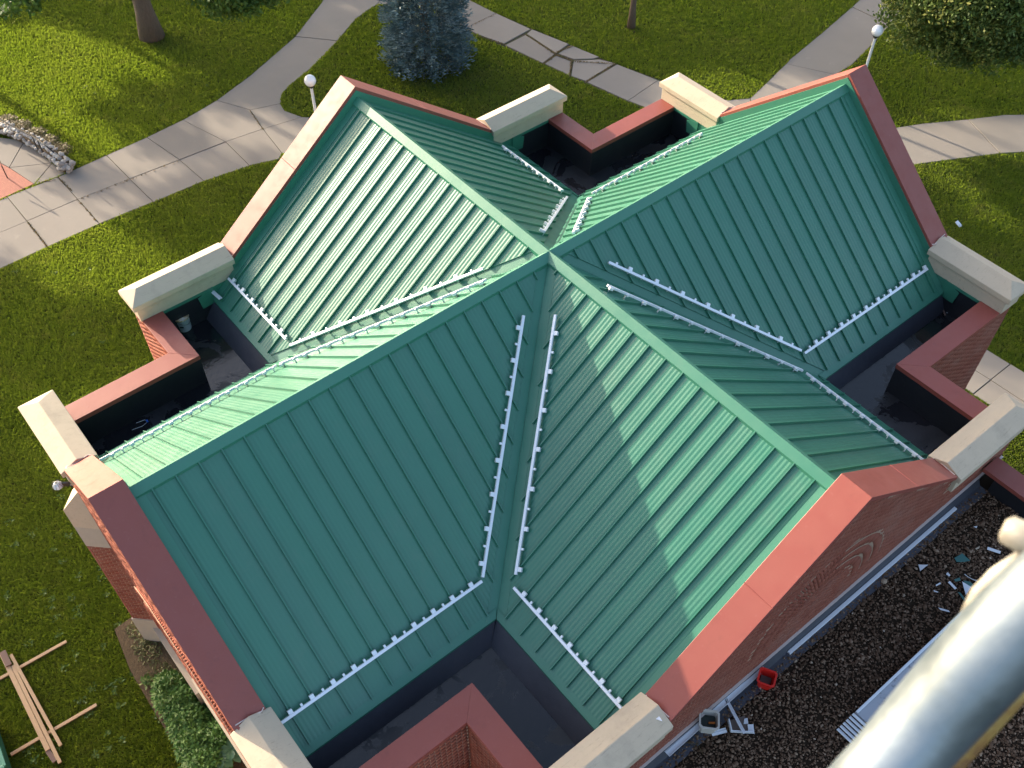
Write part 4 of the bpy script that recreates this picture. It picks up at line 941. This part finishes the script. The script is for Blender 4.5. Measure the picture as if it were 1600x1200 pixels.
for j, (hx, hy, nl) in enumerate([(330, 1178, 16), (352, 1195, 16), (368, 1180, 10)]):
    c = at(hx, hy); c = np.array([c[0], c[1], -GZ+.45]); t = thing('hosta', ['broad leaved blue green hosta leftmost in front of the bushes', 'broad leaved blue green hosta in the middle at the bottom edge', 'broad leaved hosta tight against the stone pier'][j], 'plant', tuple(c))
    for i in range(nl):
        th = i*2.4; ln = random.uniform(.30, .42); wd = ln*.33; tilt = random.uniform(-.1, .5); e = np.array([math.cos(th)*math.cos(tilt), math.sin(th)*math.cos(tilt), math.sin(tilt)]); s_ = np.array([-math.sin(th), math.cos(th), 0])
        mb = MB(); z_ = np.array([0, 0, .012]); pts_ = [(0, 0), (.3, .7), (.55, 1), (.8, .7), (1, 0)]
        mb.v = [tuple(e*ln*a_ + s_*wd*b_*1 + np.array([0, 0, .04*b_-.35*ln*a_*a_])) for a_, b_ in pts_]+[tuple(e*ln*a_-s_*wd*b_+np.array([0, 0, .04*b_-.35*ln*a_*a_])) for a_, b_ in pts_[1:4]]+[tuple(e*ln*a_+np.array([0, 0, -.35*ln*a_*a_])) for a_ in (.3, .55, .8)]
        mb.f = [(0, 8, 1), (1, 8, 9, 2), (2, 9, 10, 3), (3, 10, 4), (0, 5, 8), (5, 6, 9, 8), (6, 7, 10, 9), (7, 4, 10)]
        obj('leaf', mb, M_HOSTA, t, smooth='all')
pp = [(*at(x_, y_)[:2], r_) for x_, y_, r_ in [(215, 985, .35), (235, 1020, .4), (250, 1050, .35), (222, 1010, .3), (275, 1060, .3)]]
mound('bed_weeds', 'low straggly weeds and dead stems in the soil bed by the stone buttress', pp, 900, .09, M_WEED2, .16)
# clover and weeds in the strip along the stone wall
pp = [(*at(x_, y_)[:2], r_) for x_, y_, r_ in [(10, 192, .5), (32, 200, .5), (55, 212, .5), (75, 224, .5), (95, 236, .45)]]
mound('ground_cover', 'dry brown and yellow ground cover plants along the stone wall', pp, 2600, .10, M_WEED, .22)

# weeds in the joints
def joint_weeds(l):
    P = []
    for (x0, y0), (x1, y1), k_ in l:
        A = at(x0, y0, -GZ+.05); Bq = at(x1, y1, -GZ+.05); t_ = RNG.random(k_)**1.0; P.append(A+(Bq-A)*t_[:, None]+RNG.normal(0, .02, (k_, 3))*np.array([1, 1, 0]))
    P = np.concatenate(P); n = len(P); d = RNG.normal(0, 1, (n, 3)); d[:, 2] = abs(d[:, 2])+.3; d /= np.linalg.norm(d, axis=1)[:, None]; s_ = np.cross(d, RNG.normal(0, 1, (n, 3)))
    V = np.stack([P-s_*.012, P+s_*.012, P+d*.07], 1).reshape(-1, 3); o = place('joint_weeds', npmesh('joint_weeds', V, np.arange(3*n).reshape(-1, 3), np.repeat(RNG.random(n), 3)), M_WEED, kind='stuff')
    tag(o, 'small dry weeds growing in the joints of the concrete walks', 'weeds')
joint_weeds([((43, 347), (75, 387), 120), ((91, 278), (112, 298), 90), ((122, 313), (150, 345), 60), ((122, 313), (203, 281), 60), ((203, 281), (281, 251), 30), ((391, 173), (411, 203), 60), ((60, 285), (85, 282), 40),
 ((823, 55), (869, 86), 200), ((869, 86), (848, 101), 90), ((869, 86), (895, 96), 140), ((892, 97), (890, 120), 120), ((895, 96), (960, 100), 140), ((960, 100), (914, 129), 120), ((775, 22), (728, 45), 60), ((870, 82), (895, 72), 120), ((745, 56), (790, 70), 120)])
# litter on the grass
c = at(1498, 350, -GZ+.08); mb = MB(); mb.box((0, 0, 0), (.13, .08, .01), np.array(Matrix.Rotation(.4, 3, 'Y'))); o = obj('paper_scrap', mb, M_SCRAP); o.location = c; tag(o, 'crumpled white paper scrap on the sunlit right hand lawn', 'litter')

# ================================================================== STONE WALL and RAILING at the left
t = thing('rubble_wall', 'low curved wall of pale rough fieldstones beside the plaza', 'wall', tuple(at(90, 245)))
c0 = np.array(t.location)
path = [at(x_, y_) for x_, y_ in ((-40, 196), (-5, 204), (25, 214), (50, 226), (72, 240), (90, 254), (108, 268))]
def lerp_path(path, s_):
    seg = [np.linalg.norm(path[i+1]-path[i]) for i in range(len(path)-1)]; T = sum(seg)*s_
    for i, q_ in enumerate(seg):
        if T <= q_: return path[i]+(path[i+1]-path[i])*T/q_, (path[i+1]-path[i])/q_
        T -= q_
    return path[-1], (path[-1]-path[-2])/seg[-1]
core = MB()
for i in range(12):
    a_, d_ = lerp_path(path, i/12+.001); b2, _ = lerp_path(path, (i+1)/12-.001); core.bar(a_-c0+np.array([0, 0, .2]), b2-c0+np.array([0, 0, .2]), .34, .44)
obj('wall_core', core, M_SOIL, t)
rock = []
for i in range(3):
    V = ico*RNG.uniform(.75, 1.2, (12, 1)); me = npmesh('stone', V, icf); me.materials.append(M_RUBBLE); rock.append(me)
for i in range(150):
    s_ = (i % 50)/50+random.uniform(-.008, .008); s_ = min(max(s_, 0), 1); p_, d_ = lerp_path(path, s_); sd_ = np.array([-d_[1], d_[0], 0]); row = i//50
    pos = p_-c0+sd_*((row-1)*.19)+np.array([0, 0, .40 if row == 1 else .30+random.uniform(-.1, .1)])
    o = place('stone', random.choice(rock), None, t); o.location = pos; o.scale = (random.uniform(.09, .17), random.uniform(.08, .14), random.uniform(.06, .11)); o.rotation_euler = (random.uniform(-.4, .4), random.uniform(-.4, .4), random.uniform(0, 6))
for i in range(26):
    o = place('stone', random.choice(rock), None, t); p_ = path[-1]-c0; o.location = p_+np.array([random.uniform(-.25, .25), random.uniform(-.25, .25), random.uniform(.05, .5)]); k_ = random.uniform(.10, .19); o.scale = (k_, k_*.8, k_*.6); o.rotation_euler = (random.uniform(-.5, .5), random.uniform(-.5, .5), random.uniform(0, 6))
t = thing('handrail', 'black iron handrail along the top of the stone wall', 'railing', tuple(at(40, 215)))
c0 = np.array(t.location); zt = -GZ+1.0
mb = MB(); rp = [at(x_, y_, zt)-c0 for x_, y_ in ((-40, 163), (0, 186), (30, 203), (52, 214), (68, 225), (84, 238))]; mb.tube(rp, .03, 8); obj('top_rail', mb, M_BLACK, t, smooth='all')
for x_, y_ in ((50, 213), (58, 218)):
    mb = MB(); p_ = at(x_, y_, zt)-c0; mb.tube([p_, p_-np.array([0, 0, .62])], .022, 8); obj('post', mb, M_BLACK, t)
t = thing('ramp_rail', 'black railing with vertical posts at the very left edge of the red paving', 'railing', tuple(at(-20, 262)))
c0 = np.array(t.location); mb = MB(); p_ = at(0, 252, zt)-c0; mb.tube([at(-40, 232, zt)-c0, p_, at(3, 260, -GZ+.6)-c0], .025, 8); obj('top_rail', mb, M_BLACK, t)
mb = MB(); mb.tube([at(3, 260, -GZ+.6)-c0, at(3, 260, -GZ+.6)-c0-np.array([0, 0, .6])], .022, 8); obj('post', mb, M_BLACK, t)

# ================================================================== LUMBER on the lower lawn
def plank(p, q, z, wd, th_, label, m=M_WOOD):
    A = at(*p, z); Bq = at(*q, z); mid = (A+Bq)/2; mb = MB(); mb.bar(A-mid, Bq-mid, wd, th_); o = obj('board', mb, m, bevel=.004); o.location = mid; tag(o, label, 'board')
zg = -GZ+.06
plank((-14, 1068), (104, 1002), zg, .085, .04, 'pine batten lying crosswise under the upper ends of the boards')
plank((17, 1179), (151, 1101), zg, .085, .04, 'pine batten lying crosswise under the lower ends of the boards')
plank((3, 1022), (75, 1172), zg+.05, .12, .045, 'leftmost long pale pine board of the pile')
plank((20, 1040), (94, 1192), zg+.05, .09, .045, 'middle long pine board of the pile with its end low in the frame')
plank((17, 1023), (95, 1165), zg+.05, .085, .045, 'rightmost long pine board of the pile')
plank((4, 1018), (14, 1040), zg+.10, .16, .04, 'short brown weathered board end on top of the pile', M_WOODB)
plank((74, 1172), (86, 1190), zg+.03, .12, .04, 'short brown board stub between the lower board ends', M_WOODB)
c = at(-14, 1180); t = thing('green_container', 'green steel container edge at the lower left corner of the lawn', 'container', tuple(c))
q = [at(x_, y_, -GZ)-c for x_, y_ in ((-5, 1128), (22, 1210), (-60, 1240), (-80, 1160))]
mb = MB(); mb.prism([p_+np.array([0, 0, .55]) for p_ in q], q); obj('container_body', mb, M_GCONT, t, bevel=.02)
mb = MB()
for i in range(4): mb.bar(q[i]+np.array([0, 0, .57]), q[(i+1) % 4]+np.array([0, 0, .57]), .08, .06)
obj('rim', mb, M_GCONT, t, bevel=.01)

# ================================================================== LIFT BOOM close to the camera
t = thing('lift_boom', 'blurred scuffed galvanised boom tube with worn yellow paint close to the camera', 'boom', tuple(along(1500, 1050, .62)))
c0 = np.array(t.location)
def nr(px, py, d_): return along(px, py, d_)-c0
mb = MB(); mb.tube([nr(1230, 1370, .66), nr(1385, 1203, .64), nr(1480, 1095, .62), nr(1545, 1022, .605), nr(1605, 962, .595), nr(1750, 830, .57), nr(1830, 760, .56)], [.0225, .0230, .0238, .0240, .0234, .0225, .022], 40); obj('boom_tube', mb, M_GALV, t, smooth='all')
mb = MB(); mb.tube([nr(1340, 1310, .70), nr(1462, 1182, .68), nr(1549, 1084, .665), nr(1640, 985, .64)], [.0145, .0155, .0155, .014], 24); obj('yellow_brace', mb, M_YELLOW, t, smooth='all')
mb = MB(); mb.tube([nr(1508, 962, .625), nr(1530, 930, .62), nr(1560, 900, .615), nr(1600, 868, .61)], [.003, .0052, .0055, .004], 20); obj('weld_collar', mb, M_KNOB, t, smooth='all')
mb = MB(); mb.tube([nr(1566, 824, .60), nr(1573, 827, .60), nr(1600, 840, .60), nr(1660, 868, .60)], [.0045, .0080, .0086, .0086], 20); obj('knob', mb, M_KNOB, t, smooth='all')

# ------------------------------------------------------------------ lift everything so that the ground is at z = 0
for o in list(SC.objects):
    if o.parent is None: o.location.z += GZ
